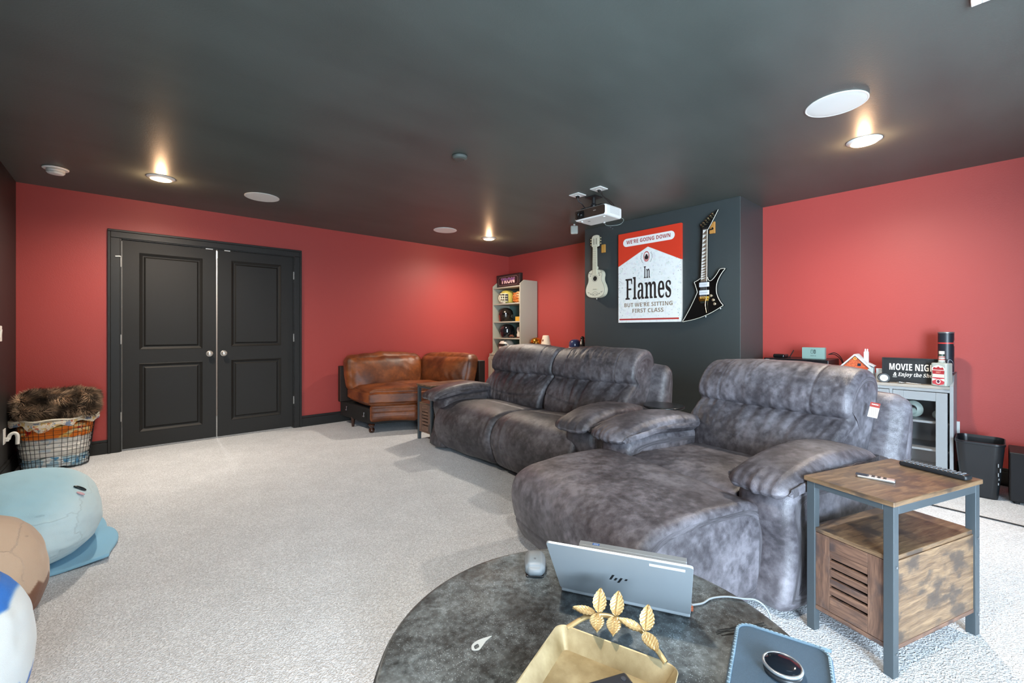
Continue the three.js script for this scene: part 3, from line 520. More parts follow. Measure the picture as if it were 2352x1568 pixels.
{
  const t = thing('laptop', 'open silver laptop seen from behind on the round stone table', 'laptop', [0.965, 0.45, -0.648], 118 * Math.PI / 180);
  const silver = M(0x98a0a6, 0.38, { metalness: 0.3 });
  const basep = part('base', bb(-0.163, 0.163, 0.002, 0.018, -0.006, 0.262, 0.004, { seg: 3 }), silver, t);
  const keys = M(0xc4c8ca, 0.5); for (let j = 0; j < 5; j++) for (let i = 0; i < 14; i++) part('key', bx(0.0175, 0.0012, 0.0155, -0.124 + i * 0.0191, 0.0186, 0.035 + j * 0.019, 0.0005), keys, basep);
  part('palm_rest_edge', bb(-0.163, 0.163, 0.0155, 0.0185, 0.236, 0.2622, 0.001), silver, basep);
  part('touchpad', bx(0.105, 0.0008, 0.065, 0, 0.0182, 0.19, 0.0003), M(0xa7abad, 0.4, { metalness: 0.5 }), basep);
  const st = canvasTex(128, 64, (g, w, h) => { g.fillStyle = '#1d5fae'; g.fillRect(0, 0, w, h); g.fillStyle = '#ffffff'; g.font = 'bold 40px sans-serif'; g.textAlign = 'center'; g.fillText('intel', w / 2, 44); });
  const sg = new THREE.PlaneGeometry(0.022, 0.012); sg.rotateX(-Math.PI / 2); sg.translate(-0.139, 0.0181, 0.214); sg.rotateY(0); part('sticker', (() => { const g = new THREE.BoxGeometry(0.022, 0.0004, 0.012); return g.translate(0.11, 0.0187, 0.25); })(), M(0xffffff, 0.5, { map: st }), basep, 'small blue sticker');
  part('hinge', cyl(0.0055, 0.0055, 0.25, 0, 0.017, -0.003, 16, { rz: Math.PI / 2 }), M(0x55585a, 0.4), t);
  const lid = new THREE.Group(); lid.name = 'lid'; lid.position.set(0, 0.017, -0.003); lid.rotation.x = -38 * Math.PI / 180; t.add(lid);
  part('lid_shell', (() => { const g = extr(rrect(-0.163, 0.163, 0, 0.24, 0.007), 0.0042, 0.0008); g.translate(0, 0, -0.006); return g; })(), silver, lid);
  part('screen', bb(-0.157, 0.157, 0.008, 0.234, -0.0012, 0.0002, 0.0004), blackGloss, lid);
  // slanted four-bar maker's emblem on the lid back, and a pale asset strip
  const bar = (x, y0, y1) => { const k = 0.36, w = 0.0052, s = shapeOf([[x + y0 * k, y0], [x + w + y0 * k, y0], [x + w + y1 * k, y1], [x + y1 * k, y1]]); const g = extr(s, 0.0004); g.rotateY(Math.PI); g.translate(0, 0.118, -0.0069); return g; };
  part('emblem', [bar(-0.0215, -0.009, 0.0185), bar(-0.0105, -0.009, 0.005), bar(0.0005, -0.0185, 0.009), bar(0.0125, -0.0005, 0.009)], M(0x1e2022, 0.3), lid, 'dark slanted-bar emblem');
  const strip = canvasTex(256, 48, (g, w, h) => { g.fillStyle = '#e6e8e8'; g.fillRect(0, 0, w, h); g.fillStyle = '#9a9ea0'; g.font = 'bold 18px sans-serif'; g.fillText('0042 · 4X-4 0001', 60, 32); });
  part('asset_label', new THREE.BoxGeometry(0.075, 0.0105, 0.0004).translate(-0.11, 0.222, -0.0069), M(0xdfe2e2, 0.6), lid, 'pale strip label');
  part('usb_receiver', bb(-0.171, -0.163, 0.005, 0.013, 0.018, 0.031, 0.001), M(0x8a4a30, 0.5), t);
  const c = thing('laptop_cable', 'thin grey charging cable running from the laptop off the table edge', 'cable', [0, 0, 0]);
  part('plug', bx(0.032, 0.0075, 0.013, 1.072, 0.4575, -0.53, 0.003, { ry: -0.95 }), M(0x6e7478, 0.5), c);
  part('cord', tube([[1.08, 0.4575, -0.52], [1.11, 0.4565, -0.505], [1.15, 0.455, -0.5], [1.19, 0.4545, -0.475], [1.212, 0.454, -0.445], [1.235, 0.452, -0.42], [1.262, 0.42, -0.4], [1.28, 0.3, -0.39], [1.29, 0.1, -0.38], [1.33, 0.006, -0.36], [1.5, 0.006, -0.3]], 0.0024, 90, 8), M(0x8b9398, 0.5), c);
}
{
  const t = thing('mouse', 'grey wireless computer mouse on the round table beside the laptop', 'mouse', [0.908, 0.45, -0.915], 0);
  t.rotation.y = -0.78;
  const shell = soft(0.06, 0.034, 0.1, { r: 0.016, seg: [24, 12, 36], puff: [0.002, 0.004, 0.006], fn: (v, s) => { v.y += 0.006 * (1 - s[2] * s[2]) * (s[1] > 0 ? 1 : 0) - 0.004 * smooth(0.2, 1, -s[2]) * (s[1] > 0 ? 1 : 0); v.x *= 1 - 0.1 * s[2] * s[2]; } });
  shell.translate(0, 0.019, 0); part('shell', shell, M(0x7b848b, 0.45), t);
  part('wheel', cyl(0.0075, 0.0075, 0.006, 0, 0.0375, 0.022, 20, { rz: Math.PI / 2 }), M(0x5a6066, 0.5), t);
  part('button_gap', bx(0.0012, 0.004, 0.04, 0, 0.0395, -0.0, 0.0003), M(0x40454a, 0.6), t);
  part('under_plate', bx(0.052, 0.006, 0.092, 0, 0.003, 0, 0.003), blackPlastic, t);
}
{
  const ang = Math.atan2(0.95, 0.31);       // local x runs away from the leafy end, z along the far rim
  const t = thing('serving_tray', 'gold metal tray with leafy branch handle on the coffee table', 'tray', [0.6, 0.4505, -0.485], Math.atan2(-0.31, -0.95));
  // local -> world: x axis = (cos, -sin)
  const hl = 0.19, hw = 0.132, hh = 0.04, fl = 0.022;
  const ring = (k, y, r) => { const s = rrect(-hl + k, hl - k, -hw + k, hw - k, r); return s.getPoints(10).map((p) => [p.x, y, p.y]); };
  const loft = (rs) => { const n = rs[0].length, pos = [], idx = []; rs.forEach((q) => q.forEach((p) => pos.push(...p))); for (let j = 0; j < rs.length - 1; j++) for (let i = 0; i < n; i++) { const a = j * n + i, b = j * n + (i + 1) % n; idx.push(a, a + n, b, b, a + n, b + n); } const g = new THREE.BufferGeometry(); g.setAttribute('position', new THREE.Float32BufferAttribute(pos, 3)); g.setIndex(idx); const f = g.toNonIndexed(); f.computeVertexNormals(); return boxUV(f); };
  part('wall', loft([ring(fl, 0.0015, 0.012), ring(0, hh, 0.022), ring(0.0012, hh + 0.0015, 0.022), ring(0.003, hh, 0.021), ring(fl + 0.003, 0.005, 0.012)]), gold, t);
  part('floor_plate', (() => { const g = extr(rrect(-hl + fl, hl - fl, -hw + fl, hw - fl, 0.012), 0.005); g.rotateX(-Math.PI / 2); return boxUV(g); })(), gold, t);
  // handle: a branch arching over the far end, with leaves
  const br = part('branch', tube([[-hl + 0.002, hh, -0.105], [-hl - 0.01, hh + 0.012, -0.085], [-hl - 0.03, hh + 0.026, -0.05], [-hl - 0.035, hh + 0.03, -0.01], [-hl - 0.034, hh + 0.03, 0.03], [-hl - 0.02, hh + 0.022, 0.07], [-hl + 0.002, hh - 0.002, 0.108]].map((p) => p), 0.0055, 60, 8), goldLeaf, t);
  const leafG = (() => { const P = [], n = 14; for (let i = 0; i <= n; i++) { const q = i / n, w = 0.0145 * Math.pow(Math.sin(Math.PI * Math.pow(q, 0.8)), 0.8) * (1 + 0.12 * (i % 2)); for (let j = -4; j <= 4; j++) { const k = j / 4; P.push(k * w, 0.004 * Math.abs(k) + (j === 0 ? 0.0035 : 0) + (Math.abs(j) % 2 ? 0.0009 : -0.0006) * (i % 2 ? 1 : -1) * (Math.abs(k) < 0.95 ? 1 : 0), q * 0.052 - 0); } } const id = []; for (let i = 0; i < n; i++) for (let j = 0; j < 8; j++) { const a = i * 9 + j; id.push(a, a + 9, a + 1, a + 1, a + 9, a + 10); } const top = new THREE.BufferGeometry(); top.setAttribute('position', new THREE.Float32BufferAttribute(P, 3)); top.setIndex(id); const f = top.toNonIndexed(); f.computeVertexNormals(); const bt = f.clone(); bt.translate(0, -0.002, 0); const pa = bt.attributes.position.array, na = bt.attributes.normal.array; for (let i = 0; i < pa.length; i += 9) for (let k = 0; k < 3; k++) { let s = pa[i + 3 + k]; pa[i + 3 + k] = pa[i + 6 + k]; pa[i + 6 + k] = s; } for (let i = 0; i < na.length; i++) na[i] *= -1; boxUV(f); boxUV(bt); return mergeGeometries([f, bt]); })();
  const up = 0.5;
  for (const [x, y, z, ry, tilt] of [[-hl - 0.024, hh + 0.032, -0.06, -1.5, -0.75], [-hl - 0.02, hh + 0.03, -0.058, 2.3, 0.1], [-hl - 0.022, hh + 0.032, -0.052, 0.2, -0.25], [-hl - 0.033, hh + 0.036, 0.008, -1.5, -0.8], [-hl - 0.03, hh + 0.034, 0.01, 1.8, 0.12], [-hl - 0.03, hh + 0.032, 0.046, -1.4, -0.8], [-hl - 0.024, hh + 0.032, 0.048, 1.9, 0.1], [-hl - 0.026, hh + 0.03, 0.052, 0.25, -0.1]]) {
    const l = part('leaf', leafG, goldLeaf, t); l.position.set(x, y, z); l.rotation.set(tilt, ry, 0, 'YXZ');
  }
  const r = thing('remote_control', 'small dark remote control lying inside the gold tray', 'remote', [0.735, 0.456, -0.492], -0.4);
  part('body', bx(0.1, 0.014, 0.034, -0.035, 0.007, 0, 0.006, { seg: 3 }), M(0x23252c, 0.4), r);
  part('button', cyl(0.005, 0.005, 0.002, 0.0, 0.0145, 0, 16), M(0x3a3d45, 0.4), r);
}
{
  const a = Math.atan2(0.24, 0.97), t = thing('laptop_sleeve', 'slate blue padded laptop sleeve overhanging the stone table edge', 'sleeve', [0.935, 0.4505, -0.275], Math.atan2(-0.27, -0.963));
  const s = rrect(-0.178, 0.178, -0.088, 0.088, 0.03), g = extr(s, 0.012, 0.004, { bs: 4 }); g.rotateX(-Math.PI / 2); g.translate(0, 0.004, 0);
  part('padded_body', boxUV(g), M(0x44586a, 0.85, { bumpMap: tiled(grainB, 0.08), bumpScale: 0.0008, sheen: 0.4, sheenColor: new THREE.Color(0x88a4b4), sheenRoughness: 0.6 }), t);
  const pts = rrect(-0.176, 0.176, -0.086, 0.086, 0.029).getPoints(12).map((p) => [p.x, 0.0215, p.y]);
  part('bound_edge', tube(pts.slice(0, -1), 0.0032, 160, 8, true), M(0x5f7788, 0.7), t);
  const st = []; for (let i = 0; i < 120; i++) { const c = new THREE.CatmullRomCurve3(pts.slice(0, -1).map((p) => V(...p)), true).getPointAt(i / 120); st.push(bx(0.0012, 0.0012, 0.005, c.x, 0.0246, c.z, 0)); }
  const sm = part('stitches', st, M(0x8fa6b3, 0.7), t); sm.userData.kind = 'stuff';
  const p = thing('thermostat_puck', 'round glossy dark puck with a silver rim resting on the laptop sleeve', 'device', [0.982, 0.4735, -0.285], 0.4);
  part('body', lathe([[0, 0.0], [0.031, 0.0], [0.034, 0.004], [0.034, 0.014], [0, 0.014]], 48), M(0x25282c, 0.4), p);
  part('rim', lathe([[0.031, 0.0135], [0.0355, 0.0135], [0.0362, 0.0165], [0.0345, 0.0195], [0.0315, 0.0195], [0.031, 0.0135]], 48), M(0xaab2b8, 0.3, { metalness: 0.7 }), p);
  part('glass_face', lathe([[0, 0.0215], [0.02, 0.021], [0.0315, 0.0192], [0.0315, 0.017], [0, 0.017]], 48), M(0x0e1722, 0.05, { clearcoat: 1 }), p);
}

// ------------------------------------------------------------------ projector under the ceiling
const WALL = -Math.PI / 2;                // faces the screen wall (-x): local x runs along +z
{
  const t = thing('projector', 'white projector with a dark front panel hanging from the ceiling', 'projector', [3.37, 2.22, -2.54], WALL);
  const W = 0.37, D = 0.26, h = 0.105;
  part('casing', bx(W, h, D, 0, h / 2, 0, 0.022, { seg: 5 }), whitePlastic, t);
  part('front_panel', (() => { const g = extr(rrect(-W / 2 + 0.012, W / 2 - 0.012, 0.012, h - 0.01, 0.016), 0.004, 0.001); g.translate(0, 0, D / 2 - 0.003); return g; })(), M(0x4a3b33, 0.25, { metalness: 0.3 }), t, 'dark bronze front panel');
  const lens = new THREE.Group(); lens.name = 'lens'; lens.position.set(-0.105, 0.05, D / 2); t.add(lens);
  part('recess', (() => { const g = extr(rrect(-0.045, 0.045, -0.034, 0.034, 0.008), 0.003); return g; })(), M(0x0c0c0d, 0.5), lens);
  part('barrel', lathe([[0.018, 0], [0.03, 0], [0.03, 0.014], [0.026, 0.016], [0.02, 0.012], [0.018, 0.004]], 36).rotateX(Math.PI / 2), M(0x161617, 0.4), lens);
  part('glass', new THREE.SphereGeometry(0.021, 24, 12, 0, Math.PI * 2, 0, 0.9).rotateX(Math.PI / 2).translate(0, 0, -0.006), blackGloss, lens);
  part('mark', bx(0.03, 0.006, 0.001, 0.06, 0.062, D / 2 + 0.0025, 0.0004), M(0x9a8f86, 0.5), t, 'faint pale badge');
  for (let i = 0; i < 9; i++) part('vent_slot', bx(0.0025, 0.003, 0.15, W / 2 + 0.0002, 0.028 + i * 0.007, -0.01, 0), M(0xc5c6c2, 0.6), t);
  for (const [x, z] of [[-0.13, 0.08], [0.13, 0.08], [0.0, -0.1]]) part('foot', cyl(0.012, 0.01, 0.01, x, -0.004, z, 20), M(0xc9c9c5, 0.5), t);
  part('badge_slot', bb(-0.09, -0.065, -0.001, 0.001, 0.03, 0.042, 0), blackPlastic, t);
  const mt = new THREE.Group(); mt.name = 'ceiling_mount'; t.add(mt);
  part('mount_plate', bx(0.12, 0.008, 0.12, -0.02, 0.216, 0.04, 0.002), blackMetal, mt);
  part('mount_pole', cyl(0.02, 0.02, 0.085, -0.02, 0.172, 0.04, 24), blackMetal, mt);
  part('joint', new THREE.SphereGeometry(0.03, 24, 16).translate(-0.02, 0.135, 0.04), blackMetal, mt);
  for (const [x, z] of [[-0.13, 0.09], [0.12, 0.09], [-0.06, -0.1], [0.09, -0.1]]) part('mount_arm', tube([[-0.02, 0.13, 0.04], [(x - 0.02) / 2, 0.124, (z + 0.04) / 2], [x, 0.113, z], [x, 0.1, z]], 0.0075, 20), blackMetal, mt);
  for (const [x, z, l] of [[3.162, -2.618, 'white square cable plate on the ceiling, the one farther from the electric guitar'], [3.165, -2.375, 'white square cable plate on the ceiling, the one nearer the electric guitar']]) {
    const p = thing('cable_plate', l, 'wall plate', [x, H, z]); part('cover', bx(0.115, 0.008, 0.115, 0, -0.004, 0, 0.003), whitePlastic, p); part('socket', bx(0.035, 0.006, 0.035, 0, -0.009, 0, 0.002), M(0xcfcfca, 0.5), p);
  }
  const c1 = thing('projector_cable', 'black power cable looping from the far ceiling plate down to the projector', 'cable', [0, 0, 0]);
  part('cord', tube([[3.162, 2.43, -2.618], [3.17, 2.39, -2.62], [3.2, 2.36, -2.6], [3.27, 2.33, -2.61], [3.36, 2.33, -2.6], [3.45, 2.335, -2.58], [3.5, 2.32, -2.6], [3.505, 2.28, -2.6]], 0.005, 50), blackPlastic, c1);
  part('plug', bx(0.03, 0.03, 0.03, 3.162, 2.425, -2.618, 0.006), blackPlastic, c1);
  const c2 = thing('projector_cable', 'pair of dark video cables sagging from the near ceiling plate to the projector back', 'cable', [0, 0, 0]);
  for (const k of [0, 1]) part('cord', tube([[3.16 + k * 0.012, 2.43, -2.375], [3.17, 2.405, -2.36 + k * 0.01], [3.22, 2.385, -2.37], [3.33, 2.36 - k * 0.02, -2.37], [3.46, 2.35 - k * 0.02, -2.42], [3.52, 2.32, -2.45], [3.503, 2.27, -2.45]], 0.0042, 50), M(0x2a2623, 0.5), c2);
  part('plug', cyl(0.012, 0.012, 0.02, 3.166, 2.422, -2.375, 16), blackPlastic, c2);
  const c3 = thing('loose_cable', 'pale thin loose wire with a dark connector hanging behind the projector', 'cable', [0, 0, 0]);
  part('cord', tube([[3.503, 2.25, -2.4], [3.56, 2.23, -2.38], [3.575, 2.2, -2.42], [3.55, 2.19, -2.48], [3.52, 2.2, -2.55], [3.51, 2.24, -2.58]], 0.0022, 40), M(0x8f9a94, 0.5), c3);
  part('connector', [bx(0.02, 0.02, 0.032, 3.545, 2.175, -2.53, 0.005), bx(0.012, 0.012, 0.03, 3.535, 2.16, -2.5, 0.004)], M(0x33383a, 0.5), c3);
}
// ------------------------------------------------------------------ poster and guitars on the dark chimney breast
{
  const t = thing('wall_poster', 'distressed red and white canvas print with heavy black lettering between two guitars', 'poster', [4.328, 1.257, -2.558], WALL);
  const W = 0.768, Hh = 1.028, D = 0.036;
  const px = canvasTex(1152, 1542, (g, w, h) => {
    g.fillStyle = '#eef1ee'; g.fillRect(0, 0, w, h);
    let s = 5; const r = () => { s = (s * 1103515245 + 12345) % 2147483648; return s / 2147483648; };
    for (let i = 0; i < 1500; i++) { g.fillStyle = `rgba(${150 + r() * 60},${158 + r() * 50},${158 + r() * 50},${r() * 0.16})`; const x = r() * w, y = r() * h, a = 2 + r() * 26; g.beginPath(); g.ellipse(x, y, a, a * (0.3 + r()), r() * 3, 0, 7); g.fill(); }
    g.fillStyle = '#d8391f'; g.beginPath(); g.moveTo(0, 0); g.lineTo(w, 0); g.lineTo(w, h * 0.367); g.lineTo(w / 2, h * 0.186); g.lineTo(0, h * 0.367); g.closePath(); g.fill();
    g.strokeStyle = '#ece6de'; g.lineWidth = 7; g.beginPath(); g.moveTo(0, h * 0.37); g.lineTo(w / 2, h * 0.189); g.lineTo(w, h * 0.37); g.stroke();
    // pill with a line of text
    g.fillStyle = '#efefeb'; const x0 = w * 0.085, x1 = w * 0.91, y0 = h * 0.062, y1 = h * 0.152, rr = (y1 - y0) / 2; g.beginPath(); g.arc(x0 + rr, y0 + rr, rr, Math.PI / 2, Math.PI * 1.5); g.arc(x1 - rr, y0 + rr, rr, -Math.PI / 2, Math.PI / 2); g.closePath(); g.fill();
    const text = (str, cx, cy, size, wid, col, font) => { g.save(); g.fillStyle = col; g.font = `bold ${size}px ${font}`; g.textAlign = 'left'; const m = g.measureText(str).width; g.translate(cx - wid / 2, cy); g.scale(wid / m, 1); g.fillText(str, 0, 0); g.restore(); };
    text('WE’RE GOING DOWN', w * 0.4975, h * 0.123, 86, w * 0.71, '#a5322b', 'sans-serif');
    // round open mouth with fangs, sprigs either side
    g.save(); g.translate(w * 0.478, h * 0.29); g.fillStyle = '#b93a32'; g.beginPath(); g.ellipse(0, 0, 56, 86, 0, 0, 7); g.fill(); g.fillStyle = '#f1ece8'; g.beginPath(); g.ellipse(0, 2, 44, 72, 0, 0, 7); g.fill(); g.fillStyle = '#26191a'; g.beginPath(); g.ellipse(0, 6, 37, 56, 0, 0, 7); g.fill();
    g.fillStyle = '#f1ece8'; for (const k of [-1, 1]) { g.beginPath(); g.moveTo(k * 34, -42); g.lineTo(k * 24, 6); g.lineTo(k * 12, -44); g.closePath(); g.fill(); } g.fillRect(-36, -54, 72, 16); g.fillStyle = '#d98a86'; g.beginPath(); g.ellipse(0, 58, 30, 12, 0, 0, 7); g.fill();
    g.strokeStyle = '#8f9496'; g.lineWidth = 4; for (const k of [-1, 1]) { g.beginPath(); g.moveTo(k * 62, 98); g.quadraticCurveTo(k * 120, 40, k * 92, -66); g.stroke(); g.fillStyle = '#a3a7a6'; for (let i = 0; i < 7; i++) { g.beginPath(); g.ellipse(k * (76 + 26 * Math.sin(i * 0.5)), 88 - i * 24, 13, 5, k * (i % 2 ? 0.8 : -0.7), 0, 7); g.fill(); } } g.restore();
    text('In', w * 0.485, h * 0.523, 275, w * 0.105, '#231d1c', 'serif');
    text('Flames', w * 0.493, h * 0.745, 500, w * 0.745, '#231d1c', 'serif');
    text('BUT WE’RE SITTING', w * 0.492, h * 0.828, 92, w * 0.785, '#8d7a63', 'sans-serif');
    text('FIRST CLASS', w * 0.492, h * 0.893, 92, w * 0.51, '#8d7a63', 'sans-serif');
    g.fillStyle = '#b5322d'; g.fillRect(w * 0.02, h * 0.957, w * 0.95, h * 0.017);
    for (let i = 0; i < 260; i++) { const e = r() < 0.55, x = e ? (r() < 0.5 ? r() * r() * 120 : w - r() * r() * 100) : r() * w, y = h * (0.3 + r() * 0.7), a = 1 + r() * 7; g.fillStyle = `rgba(${70 + r() * 50},${72 + r() * 50},${74 + r() * 50},${0.1 + r() * 0.45})`; g.beginPath(); g.ellipse(x, y, a, a * (0.4 + r()), r() * 3, 0, 7); g.fill(); }
  });
  part('canvas_body', bb(-W / 2, W / 2, 0, Hh, 0.002, D - 0.001, 0.003), M(0xd9d6cf, 0.7), t);
  const red = M(0xd8391f, 0.6);
  part('folded_edge', [bb(-W / 2 - 0.0008, W / 2 + 0.0008, Hh * 0.633, Hh + 0.0008, 0.003, D - 0.0012, 0.001)], red, t, 'red wrapped edge');
  const f = new THREE.PlaneGeometry(W - 0.002, Hh - 0.002); f.translate(0, Hh / 2, D); part('print', f, M(0xffffff, 0.55, { map: px }), t);
}
{
  const t = thing('electric_guitar', 'black pointed electric guitar with white edge lines hung upright on the dark wall', 'guitar', [4.328, 1.55, -1.92], WALL);
  const q = (a, c, b, n = 10) => { const o = []; for (let i = 0; i < n; i++) { const s = i / n; o.push([(1 - s) * (1 - s) * a[0] + 2 * s * (1 - s) * c[0] + s * s * b[0], (1 - s) * (1 - s) * a[1] + 2 * s * (1 - s) * c[1] + s * s * b[1]]); } return o; };
  const P = [...q([-0.038, 0.136], [-0.07, 0.115], [-0.103, 0.101], 4), ...q([-0.103, 0.101], [-0.085, 0.05], [-0.072, 0.0]), ...q([-0.072, 0.0], [-0.12, -0.12], [-0.226, -0.293]), ...q([-0.226, -0.293], [0.0, -0.27], [0.178, -0.143], 16), ...q([0.178, -0.143], [0.04, 0.03], [0.198, 0.208], 16), ...q([0.198, 0.208], [0.165, 0.215], [0.146, 0.205], 4), ...q([0.146, 0.205], [0.085, 0.105], [0.055, 0.102], 8), ...q([0.055, 0.102], [0.035, 0.105], [0.032, 0.135], 6), [0.03, 0.14], [-0.034, 0.14]];
  const body = extr(shapeOf(P), 0.034, 0.003); body.translate(0, 0, 0.024); part('body', boxUV(body), M(0x0a0a0b, 0.1, { clearcoat: 1, clearcoatRoughness: 0.04 }), t);
  part('binding', tube(P.map(([x, y]) => [x, y, 0.061]), 0.0028, 260, 6, true), M(0xe6e2d4, 0.35), t, 'white edge binding');
  const nk = shapeOf([[-0.033, 0.09], [0.027, 0.09], [0.034, 0.612], [-0.012, 0.618]]);
  const ng = extr(nk, 0.016, 0.002); ng.translate(0, 0, 0.052); part('neck', boxUV(ng), M(0x1a1412, 0.35), t);
  const fb = extr(shapeOf([[-0.032, 0.1], [0.0225, 0.1], [0.0295, 0.612], [-0.011, 0.617]]), 0.003); fb.translate(0, 0, 0.07); const fbp = part('fingerboard', boxUV(fb), M(0x5d4426, 0.5), t);
  part('neck_edge', tube([[0.0255, 0.1, 0.071], [0.0325, 0.612, 0.071]], 0.0032, 4, 6), M(0xe9e4d2, 0.35), t);
  const fretM = M(0xcfc2a0, 0.3, { metalness: 0.9 }), inlM = M(0xe9e9e2, 0.3); let y = 0.612; const L = 0.86;
  const fy = (n) => 0.615 - L * (1 - Math.pow(2, -n / 12)), cxAt = (yy) => mix(-0.0048, 0.0093, (yy - 0.1) / 0.512), hw = (yy) => mix(0.0265, 0.0195, (yy - 0.1) / 0.512);
  for (let n = 1; n <= 15; n++) { const f0 = fy(n) < 0.1 ? 0.1 : fy(n); part('fret', bx(2 * hw(f0), 0.0022, 0.002, cxAt(f0), f0, 0.0738, 0), fretM, fbp); const f1 = Math.max(0.1, fy(n - 1)), a = mix(f0, f1, 0.12), b = mix(f0, f1, 0.88), c = cxAt(f0), w = hw(f0) * 0.92; const ig = extr(shapeOf([[c - w, a], [c - w, b], [c + w * 0.9, b - (b - a) * 0.05], [c + w * 0.2, a + (b - a) * 0.55]]), 0.0012); ig.translate(0, 0, 0.0725); if (f1 - f0 > 0.008) part('inlay', ig, inlM, fbp); }
  const hs = extr(shapeOf([[-0.012, 0.612], [-0.034, 0.655], [0.04, 0.71], [0.128, 0.788], [0.136, 0.784], [0.1, 0.72], [0.065, 0.66], [0.036, 0.608]]), 0.012, 0.002); hs.translate(0, 0, 0.05); part('headstock', boxUV(hs), M(0x101012, 0.12, { clearcoat: 1 }), t);
  part('headstock_edge', tube([[0.036, 0.61, 0.064], [0.066, 0.66, 0.064], [0.1, 0.72, 0.064], [0.135, 0.785, 0.064]], 0.0028, 20, 6), M(0xe6e2d4, 0.35), t);
  for (let i = 0; i < 6; i++) { const s = i / 5, hx = mix(-0.02, 0.088, s), hy = mix(0.652, 0.744, s); part('tuner', [cyl(0.008, 0.008, 0.014, hx + 0.006, hy - 0.006, 0.068, 16, { rx: Math.PI / 2 }), bx(0.017, 0.02, 0.012, hx - 0.014, hy + 0.016, 0.056, 0.005, { rz: 0.7 })], M(0xd8c49a, 0.2, { metalness: 1 }), t); }
  for (const yy of [0.069, -0.009]) { const p = part('pickup', bx(0.096, 0.045, 0.012, -0.001, yy, 0.067, 0.004), M(0xd9dee4, 0.3), t, 'white pickup'); for (let i = 0; i < 6; i++) part('pole_piece', cyl(0.0028, 0.0028, 0.002, -0.032 + i * 0.0125, yy, 0.0737, 10, { rx: Math.PI / 2 }), steel, p); }
  part('bridge', [bx(0.1, 0.028, 0.014, -0.002, -0.06, 0.068, 0.003), bx(0.088, 0.016, 0.012, -0.004, -0.084, 0.066, 0.003)], brass, t);
  for (let i = 0; i < 6; i++) part('saddle', bx(0.011, 0.024, 0.007, -0.036 + i * 0.0135, -0.06, 0.0775, 0.002), brass, t);
  part('fine_tuner_block', bx(0.052, 0.018, 0.01, -0.012, -0.104, 0.066, 0.003), M(0x5b6660, 0.3, { metalness: 0.9 }), t);
  part('tremolo_arm', tube([[0.026, -0.062, 0.078], [0.018, -0.12, 0.085], [0.02, -0.16, 0.083], [0.028, -0.21, 0.08]], 0.0036, 30, 8), M(0xe8cf9a, 0.2, { metalness: 1 }), t);
  for (const [x, yy] of [[0.066, -0.044], [0.088, -0.087], [0.101, -0.126]]) part('control_knob', lathe([[0, 0.016], [0.01, 0.015], [0.0135, 0.011], [0.014, 0], [0, 0]], 24).rotateX(Math.PI / 2).translate(x, yy, 0.06), M(0xe8d9b8, 0.25, { metalness: 0.8 }), t);
  for (let i = 0; i < 6; i++) part('string', tube([[mix(-0.008, 0.026, i / 5), 0.615, 0.076], [mix(-0.034, 0.028, i / 5), -0.06, 0.082]], 0.0006, 3, 5), steel, t);
  part('strap_button', cyl(0.005, 0.005, 0.014, 0.003, -0.246, 0.04, 12), steel, t);
  part('output_jack', cyl(0.008, 0.008, 0.012, 0.146, -0.172, 0.042, 16), steel, t);
  const hg = thing('guitar_hanger', 'pale wooden wall hanger holding the black electric guitar', 'hanger', [4.328, 2.16, -1.872], WALL);
  part('block', bx(0.055, 0.115, 0.022, 0.008, 0.02, 0.011, 0.006), M(0xb9823e, 0.5), hg); part('yoke', tube([[-0.045, 0.005, 0.075], [-0.04, 0.0, 0.05], [0, 0.0, 0.035], [0.03, 0.0, 0.05], [0.034, 0.005, 0.075]], 0.006, 24), rubber, hg);
}
